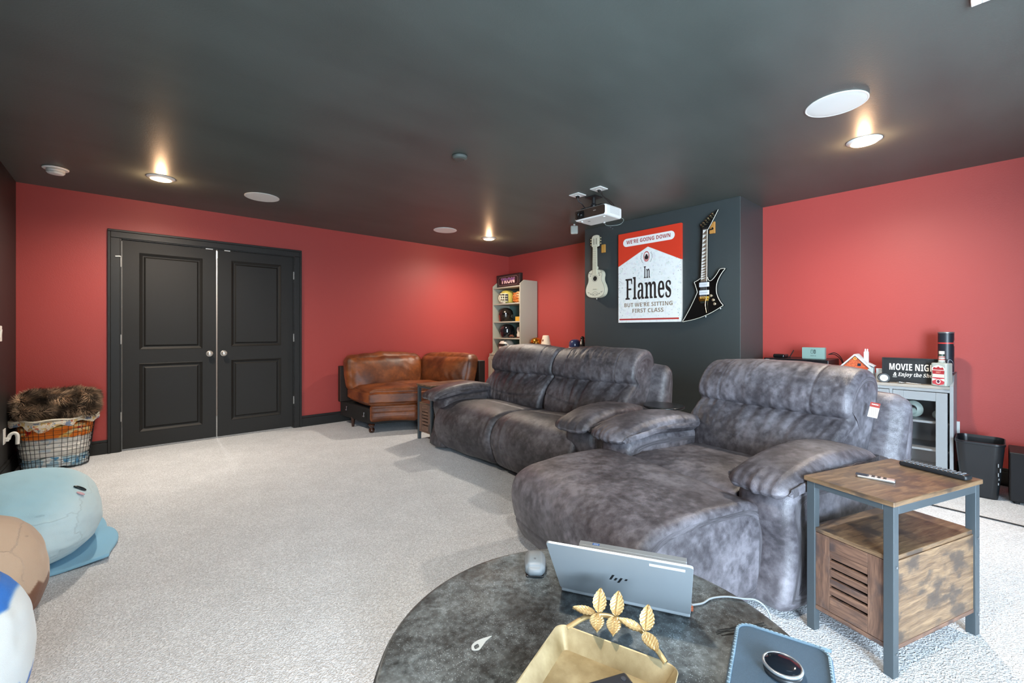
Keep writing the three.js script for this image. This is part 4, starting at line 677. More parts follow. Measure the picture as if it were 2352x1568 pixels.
{
  const t = thing('acoustic_guitar', 'small cream acoustic guitar with dark scroll ornament hung near the red alcove', 'guitar', [4.328, 1.8, -3.245], WALL);
  const R = [[0, 0.105], [0.05, 0.104], [0.092, 0.08], [0.106, 0.04], [0.099, 0.0], [0.104, -0.04], [0.13, -0.095], [0.141, -0.145], [0.126, -0.196], [0.08, -0.226], [0, -0.234]], out = [...R, ...R.slice(1, -1).reverse().map(([x, y]) => [-x, y])];
  const sh = splineShape(out, 90), cream = M(0xd9d4bc, 0.4), edge = M(0x4a4436, 0.5);
  const side = extr(sh, 0.058, 0.002); side.translate(0, 0, 0.018); part('body', boxUV(side), cream, t);
  const top = splineShape(out.map(([x, y]) => [x * 0.985, y * 0.988]), 90); const hole = new THREE.Path(); hole.absarc(0.0, -0.002, 0.03, 0, Math.PI * 2); top.holes.push(hole);
  const tg = extr(top, 0.003); tg.translate(0, 0, 0.079);
  const orn = canvasTex(512, 640, (g, w, h) => {
    g.fillStyle = '#dcd7c0'; g.fillRect(0, 0, w, h); g.strokeStyle = '#55513f'; g.lineCap = 'round';
    const X = (x) => (x + 0.16) / 0.32 * w, Y = (y) => (0.12 - y) / 0.37 * h;
    g.lineWidth = 4; g.beginPath(); g.arc(X(0), Y(-0.002), 62, 0, 7); g.stroke(); g.lineWidth = 2; g.beginPath(); g.arc(X(0), Y(-0.002), 70, 0, 7); g.stroke();
    const scroll = (x, y, r, d) => { g.lineWidth = 5; g.beginPath(); for (let a = 0; a < 9; a += 0.2) { const k = r * (1 - a / 10), px = X(x) + d * Math.cos(a) * k, py = Y(y) + Math.sin(a) * k; a ? g.lineTo(px, py) : g.moveTo(px, py); } g.stroke(); };
    for (const k of [-1, 1]) { scroll(k * 0.06, 0.06, 22, k); scroll(k * 0.068, 0.035, 15, -k); scroll(k * 0.085, 0.068, 10, k); scroll(k * 0.03, -0.195, 24, k); scroll(k * 0.065, -0.185, 18, -k); scroll(k * 0.09, -0.17, 11, k); g.fillStyle = '#55513f'; g.beginPath(); g.ellipse(X(k * 0.105), Y(-0.165), 12, 5, -k * 0.5, 0, 7); g.fill(); }
    g.lineWidth = 5; g.beginPath(); g.arc(X(0), Y(-0.215), 88, Math.PI * 1.12, Math.PI * 1.88); g.stroke(); g.beginPath(); g.arc(X(0), Y(-0.2), 26, 0, 7); g.stroke();
  });
  shapeUV(tg, -0.16, 0.16, -0.25, 0.12); part('soundboard', tg, M(0xffffff, 0.4, { map: orn }), t);
  part('sound_hole', cyl(0.0295, 0.0295, 0.003, 0, -0.002, 0.0795, 32, { rx: Math.PI / 2 }), M(0x15100c, 0.9), t);
  part('edge_line', tube(top.getPoints(60).map((p) => [p.x * 1.012, p.y * 1.012, 0.0815]).slice(0, -1), 0.0016, 200, 5, true), edge, t);
  const nk = extr(shapeOf([[-0.031, 0.04], [0.031, 0.04], [0.0255, 0.386], [-0.0255, 0.386]]), 0.012, 0.003); nk.translate(0, 0, 0.076); const np = part('neck', boxUV(nk), M(0xd2ccb2, 0.45), t);
  part('heel', bx(0.045, 0.06, 0.045, 0, 0.12, 0.055, 0.014), cream, t);
  for (let n = 1; n <= 13; n++) part('fret', bx(0.05 + n * 0.0006, 0.0018, 0.002, 0, 0.384 - 0.52 * (1 - Math.pow(2, -n / 12)), 0.0918, 0), M(0x8f8a74, 0.4, { metalness: 0.6 }), np);
  const hd = extr(splineShape([[-0.03, 0.386], [-0.05, 0.395], [-0.05, 0.42], [-0.048, 0.5], [-0.03, 0.52], [0.03, 0.522], [0.05, 0.51], [0.05, 0.42], [0.05, 0.395], [0.03, 0.386]]), 0.014, 0.002); hd.translate(0, 0, 0.062);
  part('headstock', boxUV(hd), cream, t); for (const x of [-0.018, 0.018]) part('tuner_slot', bx(0.008, 0.075, 0.003, x, 0.45, 0.0785, 0.001), M(0x57523f, 0.6), t);
  for (const k of [-1, 1]) for (let i = 0; i < 3; i++) part('tuner', [cyl(0.004, 0.004, 0.02, k * 0.06, 0.42 + i * 0.033, 0.066, 10, { rz: Math.PI / 2 }), bx(0.014, 0.016, 0.012, k * 0.073, 0.42 + i * 0.033, 0.066, 0.005)], M(0xe6d7a8, 0.25, { metalness: 0.6 }), t);
  part('bridge', bx(0.085, 0.014, 0.008, 0, -0.135, 0.086, 0.003), cream, t); part('saddle', bx(0.05, 0.003, 0.004, 0, -0.132, 0.091, 0.001), edge, t);
  part('end_pin', lathe([[0, 0], [0.006, 0], [0.0045, 0.006], [0.006, 0.016], [0, 0.018]], 16).rotateX(Math.PI).translate(0, -0.236, 0.046), M(0xe6e2d2, 0.4), t);
  const hg = thing('guitar_hanger', 'honey-coloured wooden wall hanger behind the cream guitar head', 'hanger', [4.328, 2.16, -3.17], WALL);
  part('block', bx(0.055, 0.1, 0.022, 0, 0.0, 0.011, 0.006), M(0xc08a3e, 0.5), hg); part('yoke', tube([[-0.11, 0.005, 0.085], [-0.1, 0.02, 0.05], [-0.04, 0.02, 0.03], [-0.035, 0.02, 0.03], [-0.03, 0.02, 0.05], [-0.025, 0.005, 0.085]], 0.006, 24), rubber, hg);
}
// ------------------------------------------------------------------ hutch in the red corner, with what stands on its shelves
{
  const t = thing('bookshelf', 'tall narrow sage grey hutch with open shelves in the red corner', 'bookshelf', [4.9, 0, -5.225], WALL);   // local z = 4.9 - x, local x = z + 5.225
  const hw = 0.338, th = 0.018;
  const prof = shapeOf([[0, 0], [0.46, 0], [0.46, 0.72], [0.37, 0.815], [0.37, 1.895], [0.29, 1.957], [0, 1.957]]);
  for (const k of [-1, 1]) { const g = extr(prof, th - 0.002, 0.001); g.rotateY(-Math.PI / 2); g.translate(k > 0 ? hw - 0.001 : -hw + th - 0.001, 0, 0); part('side_panel', boxUV(g), sagePaint, t); }
  part('back_panel', bb(-hw + th, hw - th, 0.1, 1.93, 0.001, 0.01, 0), teal, t, 'teal-toned back panel');
  for (const y of [1.872, 1.606, 1.315, 1.05]) part('shelf', bb(-hw + th, hw - th, y - 0.02, y, 0.01, 0.366, 0.002), sagePaint, t);
  part('counter', bb(-hw + th, hw - th, 0.765, 0.79, 0.01, 0.455, 0.002), sagePaint, t);
  part('plinth', bb(-hw + th, hw - th, 0, 0.08, 0.01, 0.43, 0.002), sagePaint, t);
  for (const k of [-1, 1]) { const d = new THREE.Group(); d.name = 'door'; t.add(d); const a = k < 0 ? -hw + th + 0.002 : 0.002, b = k < 0 ? -0.002 : hw - th - 0.002; part('door_slab', bb(a, b, 0.085, 0.76, 0.44, 0.452, 0.002), sagePaint, d); for (const [p, q, r, s] of [[a, b, 0.7, 0.76], [a, b, 0.085, 0.145], [a, a + 0.055, 0.146, 0.699], [b - 0.055, b, 0.146, 0.699]]) part('door_rail', bb(p, q, r, s, 0.452, 0.46, 0.002), sagePaint, d); part('door_knob', new THREE.SphereGeometry(0.012, 16, 12).translate(k * 0.03, 0.55, 0.474), nickel, d); }
  const sg = thing('light_box_sign', 'small dark sign with glowing-look blocky lettering on top of the hutch', 'sign', [4.635, 1.872, -5.262], WALL - 0.02);
  const sx = canvasTex(768, 272, (g, w, h) => {
    g.fillStyle = '#20181a'; g.fillRect(0, 0, w, h); g.strokeStyle = '#6b4a44'; g.lineWidth = 4; g.strokeRect(22, 20, w - 44, h - 40); g.lineWidth = 6; g.strokeStyle = '#a98a80'; g.beginPath(); const r = 60; g.moveTo(60 + r, 40); g.arcTo(w - 60, 40, w - 60, h - 40, r); g.arcTo(w - 60, h - 40, 60, h - 40, r); g.arcTo(60, h - 40, 60, 40, r); g.arcTo(60, 40, w - 60, 40, r); g.closePath(); g.stroke();
    g.strokeStyle = '#5b3336'; g.lineWidth = 2; for (let i = 0; i < 9; i++) { g.beginPath(); g.moveTo(80, 60 + i * 19); g.lineTo(w - 80, 60 + i * 19); g.stroke(); }
    g.save(); g.font = 'bold 165px sans-serif'; const m = g.measureText('TRON').width; g.translate(150, 192); g.scale((w - 300) / m, 1); g.lineJoin = 'round'; g.lineWidth = 14; g.strokeStyle = '#d9a0a8'; g.strokeText('TRON', 0, 0); g.fillStyle = '#5a2f8c'; g.fillText('TRON', 0, 0); g.beginPath(); g.rect(-20, -58, m + 40, 80); g.clip(); g.fillStyle = '#f3d9cc'; g.fillText('TRON', 0, 0); g.restore();
  });
  part('case', bb(-0.293, 0.293, 0, 0.208, -0.03, 0.03, 0.004), M(0x1c1512, 0.5), sg);
  part('face', new THREE.BoxGeometry(0.57, 0.19, 0.002).translate(0, 0.104, 0.031), M(0xffffff, 0.35, { map: sx }), sg);
}
function helmet(name, label, cat, pos, turn, o) {
  const t = thing(name, label, cat, pos, turn);
  const s = o.s ?? 1, prof = o.prof ?? [[0.085, 0], [0.105, 0.02], [0.115, 0.07], [0.118, 0.12], [0.108, 0.17], [0.08, 0.205], [0.04, 0.222], [0, 0.226]];
  const sh = lathe(prof.map(([x, y]) => [x * s, y * s]), 40); sh.scale(1, 1, 1.12); part('shell', sh, o.mat, t);
  const band = (y0, y1, r, a, m, n = 'visor', l) => { const g = new THREE.CylinderGeometry(r * s, r * s, (y1 - y0) * s, 30, 1, false, -a / 2, a); g.scale(1, 1, 1.12); g.translate(0, (y0 + y1) / 2 * s, 0); part(n, g, m, t, l); };
  if (o.visor) band(o.visor[0], o.visor[1], 0.1215, 2.0, o.visorMat);
  if (o.front) { const g = new THREE.CylinderGeometry(0.121 * s, 0.108 * s, 0.1 * s, 20, 1, false, o.front[0], o.front[1]); g.scale(1, 1, 1.12); g.translate(0, 0.055 * s, 0); part('cheek_panel', g, o.frontMat, t); }
  if (o.rim) part('rim', new THREE.TorusGeometry(0.09 * s, 0.01 * s, 10, 40).rotateX(Math.PI / 2).scale(1, 1, 1.12).translate(0, 0.01 * s, 0), o.rim, t);
  if (o.cage) { for (let i = -2; i <= 2; i++) part('cage_bar', tube([[i * 0.03, 0.02, 0.128 - Math.abs(i) * 0.012], [i * 0.036, 0.09, 0.148 - Math.abs(i) * 0.01], [i * 0.03, 0.165, 0.128 - Math.abs(i) * 0.012]], 0.0055, 14, 6), o.cage, t); for (let j = 0; j < 4; j++) part('cage_bar', tube([[-0.095, 0.035 + j * 0.04, 0.085], [0, 0.035 + j * 0.04, 0.15], [0.095, 0.035 + j * 0.04, 0.085]], 0.0055, 16, 6), o.cage, t); }
  if (o.ear) for (const k of [-1, 1]) part('ear_cap', cyl(0.03 * s, 0.03 * s, 0.016 * s, k * 0.116 * s, 0.085 * s, 0, 24, { rz: Math.PI / 2 }), o.ear, t);
  if (o.crest) part('crest', o.crest.map((x) => bx(0.02, 0.02, 0.13, x, 0.212, 0.03, 0.006)), o.crestMat, t);
  return t;
}
const hm = (c, r = 0.3, o = {}) => M(c, r, o);
helmet('goalie_mask', 'yellow and white goalie mask with wire cage on the top hutch shelf', 'mask', [4.66, 1.606, -5.335], WALL, { mat: hm(0xbfae52, 0.35), cage: hm(0xf0e6c8, 0.35), visor: [0.03, 0.15], visorMat: hm(0x2a2418, 0.6), front: [-0.6, 1.2], frontMat: hm(0xcfc6b0, 0.4), rim: hm(0x2b4a3e, 0.5) });
helmet('goalie_mask', 'orange and cream goalie mask half hidden by the hutch side', 'mask', [4.72, 1.606, -5.05], WALL - 0.5, { s: 0.92, mat: hm(0xd9b98a, 0.35), cage: hm(0xd97a35, 0.4), front: [-0.8, 1.6], frontMat: hm(0xd07a3a, 0.4) });
helmet('helmet', 'dark helmet with a maroon cheek panel on the second hutch shelf', 'helmet', [4.65, 1.315, -5.36], WALL + 0.35, { mat: hm(0x35302a, 0.22, { metalness: 0.6 }), front: [-1.9, 1.5], frontMat: hm(0x8b3a28, 0.4), ear: hm(0x3a3a34, 0.4), visor: [0.115, 0.135], visorMat: blackGloss });
helmet('helmet', 'glossy black helmet on the third hutch shelf', 'helmet', [4.66, 1.05, -5.335], WALL + 0.2, { mat: hm(0x14161a, 0.1, { clearcoat: 1 }), visor: [0.09, 0.14], visorMat: hm(0x3c4046, 0.08, { metalness: 0.8 }), rim: hm(0x2a2c30, 0.3), ear: hm(0x1d1f22, 0.3) });
helmet('helmet', 'white helmet with dark ridges on the hutch counter, top just visible', 'helmet', [4.64, 0.79, -5.34], WALL, { mat: hm(0xcfc6ba, 0.3), crest: [-0.05, 0, 0.05], crestMat: hm(0x4a4640, 0.4), visor: [0.12, 0.16], visorMat: hm(0x2a2522, 0.3), s: 1.03 });
{
  const b = thing('picture_block', 'small yellow and pink printed keepsake box on the second hutch shelf', 'box', [4.68, 1.315, -5.06], WALL - 0.15);
  part('box_body', bx(0.13, 0.075, 0.09, 0, 0.0375, 0, 0.004), hm(0xd9a843, 0.5), b); part('back_card', bx(0.13, 0.19, 0.008, 0, 0.13, -0.035, 0.002), hm(0x6a5140, 0.6), b); part('figure_print', bx(0.075, 0.11, 0.012, -0.005, 0.13, -0.026, 0.02), hm(0xd98d7e, 0.6), b);
  const f = thing('figurine', 'small white figurine on a brown stand on the third hutch shelf', 'figurine', [4.66, 1.05, -5.06], WALL);
  part('stand', lathe([[0, 0], [0.045, 0], [0.045, 0.012], [0.035, 0.02], [0, 0.02]], 24), hm(0x5a2c1c, 0.4), f); part('figure', lathe([[0.03, 0.02], [0.036, 0.05], [0.025, 0.085], [0.03, 0.105], [0.036, 0.13], [0.028, 0.16], [0.012, 0.178], [0, 0.18]], 28), hm(0xd8cdbf, 0.45), f);
  const s = thing('model_vehicle', 'tiny brown model vehicle beside the black helmet on the hutch shelf', 'model', [4.6, 1.05, -5.17], WALL);
  part('hull', bx(0.085, 0.025, 0.05, 0, 0.024, 0, 0.008), hm(0x6b4030, 0.4), s); part('deck', bx(0.05, 0.016, 0.03, 0.005, 0.042, 0, 0.006), hm(0x8a5a44, 0.4), s); for (const x of [-0.026, 0.026]) for (const z of [-0.025, 0.025]) part('wheel', cyl(0.013, 0.013, 0.008, x, 0.013, z, 16, { rx: Math.PI / 2 }), rubber, s);
}
// console behind the loveseat with keepsakes on it
{
  const t = thing('console_cabinet', 'low grey console mostly hidden behind the loveseat in the red alcove', 'cabinet', [4.72, 0, -4.2], WALL);
  part('cabinet_body', bb(-0.64, 0.64, 0.04, 0.86, -0.17, 0.16, 0.004), sagePaint, t); part('top', bb(-0.66, 0.66, 0.86, 0.885, -0.18, 0.18, 0.003), sagePaint, t);
  for (let i = 0; i < 3; i++) part('door', bb(-0.63 + i * 0.42, -0.63 + i * 0.42 + 0.414, 0.06, 0.85, 0.16, 0.176, 0.003), sagePaint, t);
  for (const x of [-0.6, 0.6]) part('foot', bx(0.05, 0.04, 0.3, x, 0.02, 0, 0.003), sagePaint, t);
  helmet('helmet', 'shiny gold helmet peeking over the loveseat back beside the hutch', 'helmet', [4.7, 0.885, -4.71], WALL + 0.3, { s: 0.78, mat: hm(0xc9872e, 0.18, { metalness: 0.9 }), visor: [0.1, 0.13], visorMat: hm(0x6b4316, 0.3, { metalness: 0.8 }), ear: hm(0xd99a3c, 0.2, { metalness: 0.9 }) });
  const c = thing('popcorn_bucket', 'small white tapered bucket with dark bands behind the loveseat back', 'bucket', [4.7, 0.885, -4.505], WALL);
  part('bucket_body', lathe([[0, 0], [0.075, 0], [0.08, 0.03], [0.076, 0.07], [0.05, 0.2], [0.04, 0.21], [0, 0.212]], 36), hm(0xe0cdb4, 0.4), c);
  part('band', lathe([[0.077, 0.045], [0.082, 0.05], [0.08, 0.062], [0.075, 0.068], [0.077, 0.045]], 36), hm(0x3d3f6a, 0.4), c); part('badge', bx(0.022, 0.03, 0.006, 0.0, 0.135, 0.063, 0.003, { rx: -0.2 }), hm(0x6a3222, 0.5), c);
  part('foot_pad', bx(0.05, 0.022, 0.04, 0.07, 0.011, 0.03, 0.008), hm(0xd9d2cc, 0.5), c);
  helmet('helmet', 'round blue helmet with a pale rim behind the loveseat back', 'helmet', [4.7, 0.885, -3.935], WALL, { s: 0.72, mat: hm(0x2b3558, 0.25, { clearcoat: 0.6 }), visor: [0.03, 0.07], visorMat: hm(0xd8cfc8, 0.4) });
  const f = thing('figurine', 'black and white figurine against the dark chimney corner behind the loveseat', 'figurine', [4.7, 0.885, -3.805], WALL);
  part('robe', lathe([[0, 0], [0.05, 0], [0.045, 0.06], [0.03, 0.12], [0.026, 0.16], [0, 0.165]], 28), hm(0x18181a, 0.4), f); part('head', new THREE.SphereGeometry(0.03, 24, 16).translate(0, 0.175, 0), hm(0x16161a, 0.2, { clearcoat: 1 }), f); part('chest', bx(0.03, 0.06, 0.012, 0, 0.1, 0.03, 0.006), hm(0xd8d2cc, 0.4), f);
}
// ------------------------------------------------------------------ grey glass-door cabinet by the red wall and what stands on it
{
  const t = thing('sideboard', 'grey painted sideboard with glass doors along the red wall', 'sideboard', [4.9, 0, -0.88], WALL);   // local z = 4.9 - x, local x = z + 0.88
  const x0 = -0.67, x1 = 0.675, D = 0.4, top = 0.75, th = 0.02, wt = M(0x9a938a, 0.5);
  const prof = shapeOf([[0, 0], [D, 0], [D, top + 0.004], [0.3, top + 0.075], [0, top + 0.085]]);
  for (const k of [0, 1]) { const g = extr(prof, th - 0.002, 0.001); g.rotateY(-Math.PI / 2); g.translate(k ? x1 - 0.001 : x0 + th - 0.001, 0, 0); part('side_panel', boxUV(g), grayPaint, t); }
  part('top_board', bb(x0 + th, x1 - th, top - 0.022, top, 0.004, D, 0.002), wt, t);
  part('front_rail', bb(x0 + th, x1 - th, top - 0.045, top - 0.023, D - 0.02, D - 0.001, 0.001), grayPaint, t);
  part('back_board', bb(x0 + th, x1 - th, 0.06, top + 0.045, 0.001, 0.01, 0), grayPaint, t);
  part('plinth', bb(x0 + th, x1 - th, 0, 0.075, 0.02, D - 0.02, 0.002), grayPaint, t);
  part('bottom_board', bb(x0 + th, x1 - th, 0.075, 0.095, 0.01, D - 0.02, 0.001), grayPaint, t);
  for (const y of [0.265, 0.475]) part('shelf', bb(x0 + th, x1 - th, y - 0.016, y, 0.01, D - 0.05, 0.001), grayPaint, t);
  const n = 4, dw = (x1 - x0 - 2 * th) / n;
  for (let i = 1; i < n; i++) part('mullion', bb(x0 + th + i * dw - 0.009, x0 + th + i * dw + 0.009, 0.095, top - 0.045, D - 0.04, D - 0.001, 0.001), grayPaint, t);
  for (let i = 0; i < n; i++) {
    const d = new THREE.Group(); d.name = 'door'; t.add(d); const a = x0 + th + i * dw + 0.011, b = a + dw - 0.022, y0 = 0.085, y1 = 0.7, st = 0.062;
    part('stile', bb(a, a + st, y0, y1, D - 0.018, D, 0.0015), grayPaint, d); part('stile', bb(b - st, b, y0, y1, D - 0.018, D, 0.0015), grayPaint, d);
    part('door_rail', bb(a + st + 0.0005, b - st - 0.0005, y0, y0 + 0.062, D - 0.018, D - 0.0005, 0.0015), grayPaint, d); part('door_rail', bb(a + st + 0.0005, b - st - 0.0005, y1 - 0.065, y1, D - 0.018, D - 0.0005, 0.0015), grayPaint, d);
    part('pane', bb(a + st - 0.004, b - st + 0.004, y0 + 0.058, y1 - 0.061, D - 0.012, D - 0.008, 0), glass, d);
  }
  const h = thing('horn_ornament', 'pale green flared tube lying on the sideboard shelf behind glass', 'ornament', [4.68, 0.475, -0.455], WALL - 0.35);
  part('tube', cyl(0.03, 0.03, 0.15, 0, 0.045, 0.05, 32, { rx: Math.PI / 2, open: true }), M(0xa9b9b2, 0.45, { side: THREE.DoubleSide }), h); part('flare', lathe([[0.03, 0.0], [0.045, -0.012], [0.062, -0.018], [0.064, -0.014], [0.046, -0.006], [0.032, 0.006]], 36).rotateX(Math.PI / 2).translate(0, 0.062, -0.03), M(0xb3c1ba, 0.45), h); part('end_ring', new THREE.TorusGeometry(0.0295, 0.004, 8, 32).translate(0, 0.045, 0.125), M(0xd3dcd8, 0.4), h);
  part('end_cap', cyl(0.022, 0.022, 0.004, 0, 0.045, 0.122, 28, { rx: Math.PI / 2 }), M(0xc6d2ce, 0.5), h);
  const o = thing('round_ornament', 'small pale ball ornament at the end of the sideboard shelf behind glass', 'ornament', [4.66, 0.475, -0.295], WALL);
  part('ball', new THREE.SphereGeometry(0.034, 28, 20).translate(0, 0.04, 0), M(0xb9c4c4, 0.4), o); part('stand', lathe([[0, 0], [0.024, 0], [0.02, 0.01], [0, 0.012]], 24), M(0x4c5558, 0.5), o);
}
{
  const Y = 0.75;
  const r = thing('av_receiver', 'wide black hi-fi receiver on the sideboard against the red wall', 'receiver', [4.7, Y, -1.21], WALL);
  part('case', bb(-0.25, 0.25, 0.014, 0.158, -0.19, 0.19, 0.005), blackPlastic, r); part('front_panel', bb(-0.251, 0.251, 0.014, 0.158, 0.187, 0.197, 0.003), M(0x141518, 0.2, { clearcoat: 0.6 }), r);
  for (const x of [-0.055, 0.13]) { const k = part('volume_knob', lathe([[0, 0.03], [0.03, 0.029], [0.034, 0.026], [0.036, 0.0], [0, 0]], 40).rotateX(Math.PI / 2).translate(x, 0.085, 0.197), M(0x3a4650, 0.2, { metalness: 0.7 }), r); part('knob_ring', new THREE.TorusGeometry(0.036, 0.0025, 8, 40).translate(x, 0.085, 0.199), chrome, k); }
  part('badge', bx(0.032, 0.006, 0.001, -0.222, 0.144, 0.1975, 0.0003), M(0xcdd2d6, 0.4), r); for (const x of [-0.2, 0.2]) for (const z of [-0.15, 0.15]) part('foot', cyl(0.02, 0.02, 0.014, x, 0.007, z, 20), rubber, r);
  const s = thing('streaming_box', 'small square black streaming box on top of the receiver', 'device', [4.62, Y + 0.158, -1.355], WALL - 0.15); part('box_case', bx(0.098, 0.035, 0.098, 0, 0.0185, 0, 0.012, { seg: 4 }), M(0x121214, 0.2), s); part('base_pad', bx(0.08, 0.002, 0.08, 0, 0.001, 0, 0.0005), rubber, s);
  const a = thing('antenna', 'short black stick antenna leaning up behind the streaming box', 'antenna', [4.62, Y + 0.158, -1.285], WALL); part('base', bx(0.03, 0.008, 0.03, 0, 0.004, 0, 0.003), blackPlastic, a); part('rod', tube([[0, 0.006, 0], [0.014, 0.03, 0], [0.036, 0.075, 0]], 0.0042, 8), blackPlastic, a);
  const dk = canvasTex(256, 128, (g, w, h) => { g.fillStyle = '#74908c'; g.fillRect(0, 0, w, h); g.strokeStyle = g.fillStyle = '#3f524f'; g.lineWidth = 5; const R = (x, y, ww, hh, r) => { g.beginPath(); g.moveTo(x + r, y); g.arcTo(x + ww, y, x + ww, y + hh, r); g.arcTo(x + ww, y + hh, x, y + hh, r); g.arcTo(x, y + hh, x, y, r); g.arcTo(x, y, x + ww, y, r); g.closePath(); }; R(102, 22, 24, 46, 10); g.stroke(); g.beginPath(); g.arc(113, 36, 5, 0, 7); g.fill(); R(131, 20, 26, 50, 11); g.fill(); g.fillStyle = '#74908c'; g.beginPath(); g.arc(144, 50, 5, 0, 7); g.fill(); g.fillStyle = '#3f524f'; g.font = 'bold 17px sans-serif'; g.textAlign = 'center'; g.fillText('SWITCH', w / 2, 100); });
  const d = thing('game_dock', 'grey-green upright game console dock on top of the receiver', 'dock', [4.64, Y + 0.158, -1.095], WALL); part('shell', bb(-0.0865, 0.0865, 0, 0.104, -0.025, 0.025, 0.004), M(0x6f8b87, 0.5), d); part('face', new THREE.BoxGeometry(0.172, 0.1, 0.001).translate(0, 0.052, 0.0255), M(0xffffff, 0.5, { map: dk }), d);
  const c = thing('dock_cable', 'two thin black cables arching from the dock down behind the model house', 'cable', [0, 0, 0]); for (const k of [0, 1]) part('cord', tube([[4.7, Y + 0.2, -1.0], [4.74, Y + 0.215 - k * 0.015, -0.965], [4.78, Y + 0.18 - k * 0.02, -0.93], [4.8, Y + 0.1 - k * 0.02, -0.905], [4.83, Y + 0.006, -0.9 + k * 0.02]], 0.0035, 40), blackPlastic, c);
  // miniature brick house
  const h = thing('model_house', 'miniature brick house ornament with snowy roof on the sideboard', 'ornament', [4.64, Y, -0.79], WALL);
  const brickC = tex(256, (u, v) => { const row = Math.floor(v * 24), uu = (u * 14 + (row % 2) * 0.5) % 1, vv = (v * 24) % 1, m = uu < 0.08 || vv < 0.14, k = hash(Math.floor(u * 14 + (row % 2) * 0.5), row, 3); return m ? [150, 96, 70] : lerp3([150, 58, 26], [206, 96, 48], k); });
  const brick = M(0xffffff, 0.8, { map: tiled(brickC, 0.12) }), snow = M(0xbcc4c8, 0.6);
  part('walls', bb(-0.078, 0.078, 0, 0.1, -0.07, 0.06, 0.002), brick, h);
  const gb = extr(shapeOf([[-0.092, 0.1], [0.092, 0.1], [0, 0.2]]), 0.125); gb.translate(0, 0, -0.065); part('gable', boxUV(gb), brick, h);
  for (const k of [-1, 1]) part('roof_slope', bx(0.155, 0.012, 0.15, k * 0.052, 0.156, -0.002, 0.003, { rz: -k * 0.825 }), snow, h);
  part('chimney', bb(0.045, 0.075, 0.1, 0.235, -0.05, -0.02, 0.002), M(0xd6dadd, 0.6), h); for (const x of [0.053, 0.067]) part('chimney_pot', cyl(0.004, 0.006, 0.026, x, 0.246, -0.035, 12), M(0xe2e4ea, 0.5), h);
  part('attic_window', bx(0.022, 0.022, 0.004, 0.028, 0.128, 0.061, 0.001), M(0x1f2a3a, 0.2), h); part('wreath', new THREE.TorusGeometry(0.009, 0.003, 8, 20).translate(0, 0.178, 0.062), M(0xe0a24a, 0.5), h);
  const lit = new THREE.MeshStandardMaterial({ color: 0xf3e2a8, emissive: 0xffdf8a, emissiveIntensity: 0.25, roughness: 0.5 });
  for (let i = 0; i < 5; i++) part('window', bx(0.017, 0.05, 0.004, -0.056 + i * 0.028, 0.055, 0.061, 0.001), lit, h); for (let i = 0; i < 6; i++) part('porch_post', bx(0.005, 0.092, 0.005, -0.07 + i * 0.028, 0.046, 0.072, 0.001), M(0xe8e2d6, 0.5), h);
  part('porch_roof', bx(0.175, 0.008, 0.035, 0, 0.098, 0.07, 0.002, { rx: 0.25 }), M(0xb04a26, 0.6), h); part('side_wing', bb(0.078, 0.112, 0, 0.105, -0.06, 0.03, 0.002), M(0xb9c2bd, 0.6), h); part('wing_roof', bx(0.05, 0.008, 0.1, 0.098, 0.128, -0.015, 0.002, { rz: -0.5 }), snow, h); part('fir_tree', new THREE.ConeGeometry(0.016, 0.08, 12).translate(0.082, 0.045, 0.072), M(0x2d6a4c, 0.7), h); part('stone_pillar', bb(-0.105, -0.08, 0, 0.075, 0.02, 0.05, 0.004), M(0xc2b79a, 0.7), h); part('base_slab', bb(-0.115, 0.12, 0, 0.008, -0.08, 0.095, 0.003), M(0xd9dcd8, 0.7), h);
  // sign, bottle, tube and small things
  const sx = canvasTex(1024, 540, (g, w, H2) => { g.fillStyle = '#0d0f12'; g.fillRect(0, 0, w, H2); g.fillStyle = '#f1efe9'; g.save(); g.font = 'bold 190px sans-serif'; const m = g.measureText('MOVIE NIGHT').width; g.translate(90, 268); g.scale((w - 180) / m, 1.12); g.fillText('MOVIE NIGHT', 0, 0); g.restore(); g.save(); g.font = 'italic bold 118px serif'; const m2 = g.measureText('& Enjoy the Show').width; g.translate(160, 410); g.scale((w - 290) / m2, 1); g.fillText('& Enjoy the Show', 0, 0); g.restore(); g.fillRect(160, 432, 74, 8); });
  const mv = thing('movie_sign', 'black wooden block sign with white movie night lettering on the sideboard', 'sign', [4.62, Y, -0.43], WALL); part('block', bb(-0.188, 0.188, 0, 0.196, -0.018, 0.018, 0.003), M(0x0f1012, 0.5), mv); part('face', new THREE.BoxGeometry(0.356, 0.18, 0.001).translate(0, 0.098, 0.0182), M(0xffffff, 0.55, { map: sx }), mv); part('frame', [bb(-0.188, 0.188, 0.188, 0.196, 0.018, 0.024, 0.001), bb(-0.188, 0.188, 0, 0.008, 0.018, 0.024, 0.001), bb(-0.188, -0.18, 0.008, 0.188, 0.018, 0.024, 0.001), bb(0.18, 0.188, 0.008, 0.188, 0.018, 0.024, 0.001)], M(0x15161a, 0.5), mv);
  const pk = thing('round_tin', 'round black tin with a cream face lying on edge before the movie sign', 'tin', [4.535, Y, -0.6], WALL + 0.25); part('drum', cyl(0.036, 0.036, 0.05, 0, 0.036, -0.005, 40, { rx: Math.PI / 2 }), M(0x1c1d1f, 0.5), pk); part('face_disc', cyl(0.025, 0.025, 0.003, 0, 0.036, 0.0205, 36, { rx: Math.PI / 2 }), M(0xe4dfcf, 0.5), pk); part('print_line', bx(0.03, 0.003, 0.001, 0, 0.036, 0.0224, 0.0003), M(0x6a665c, 0.6), pk);
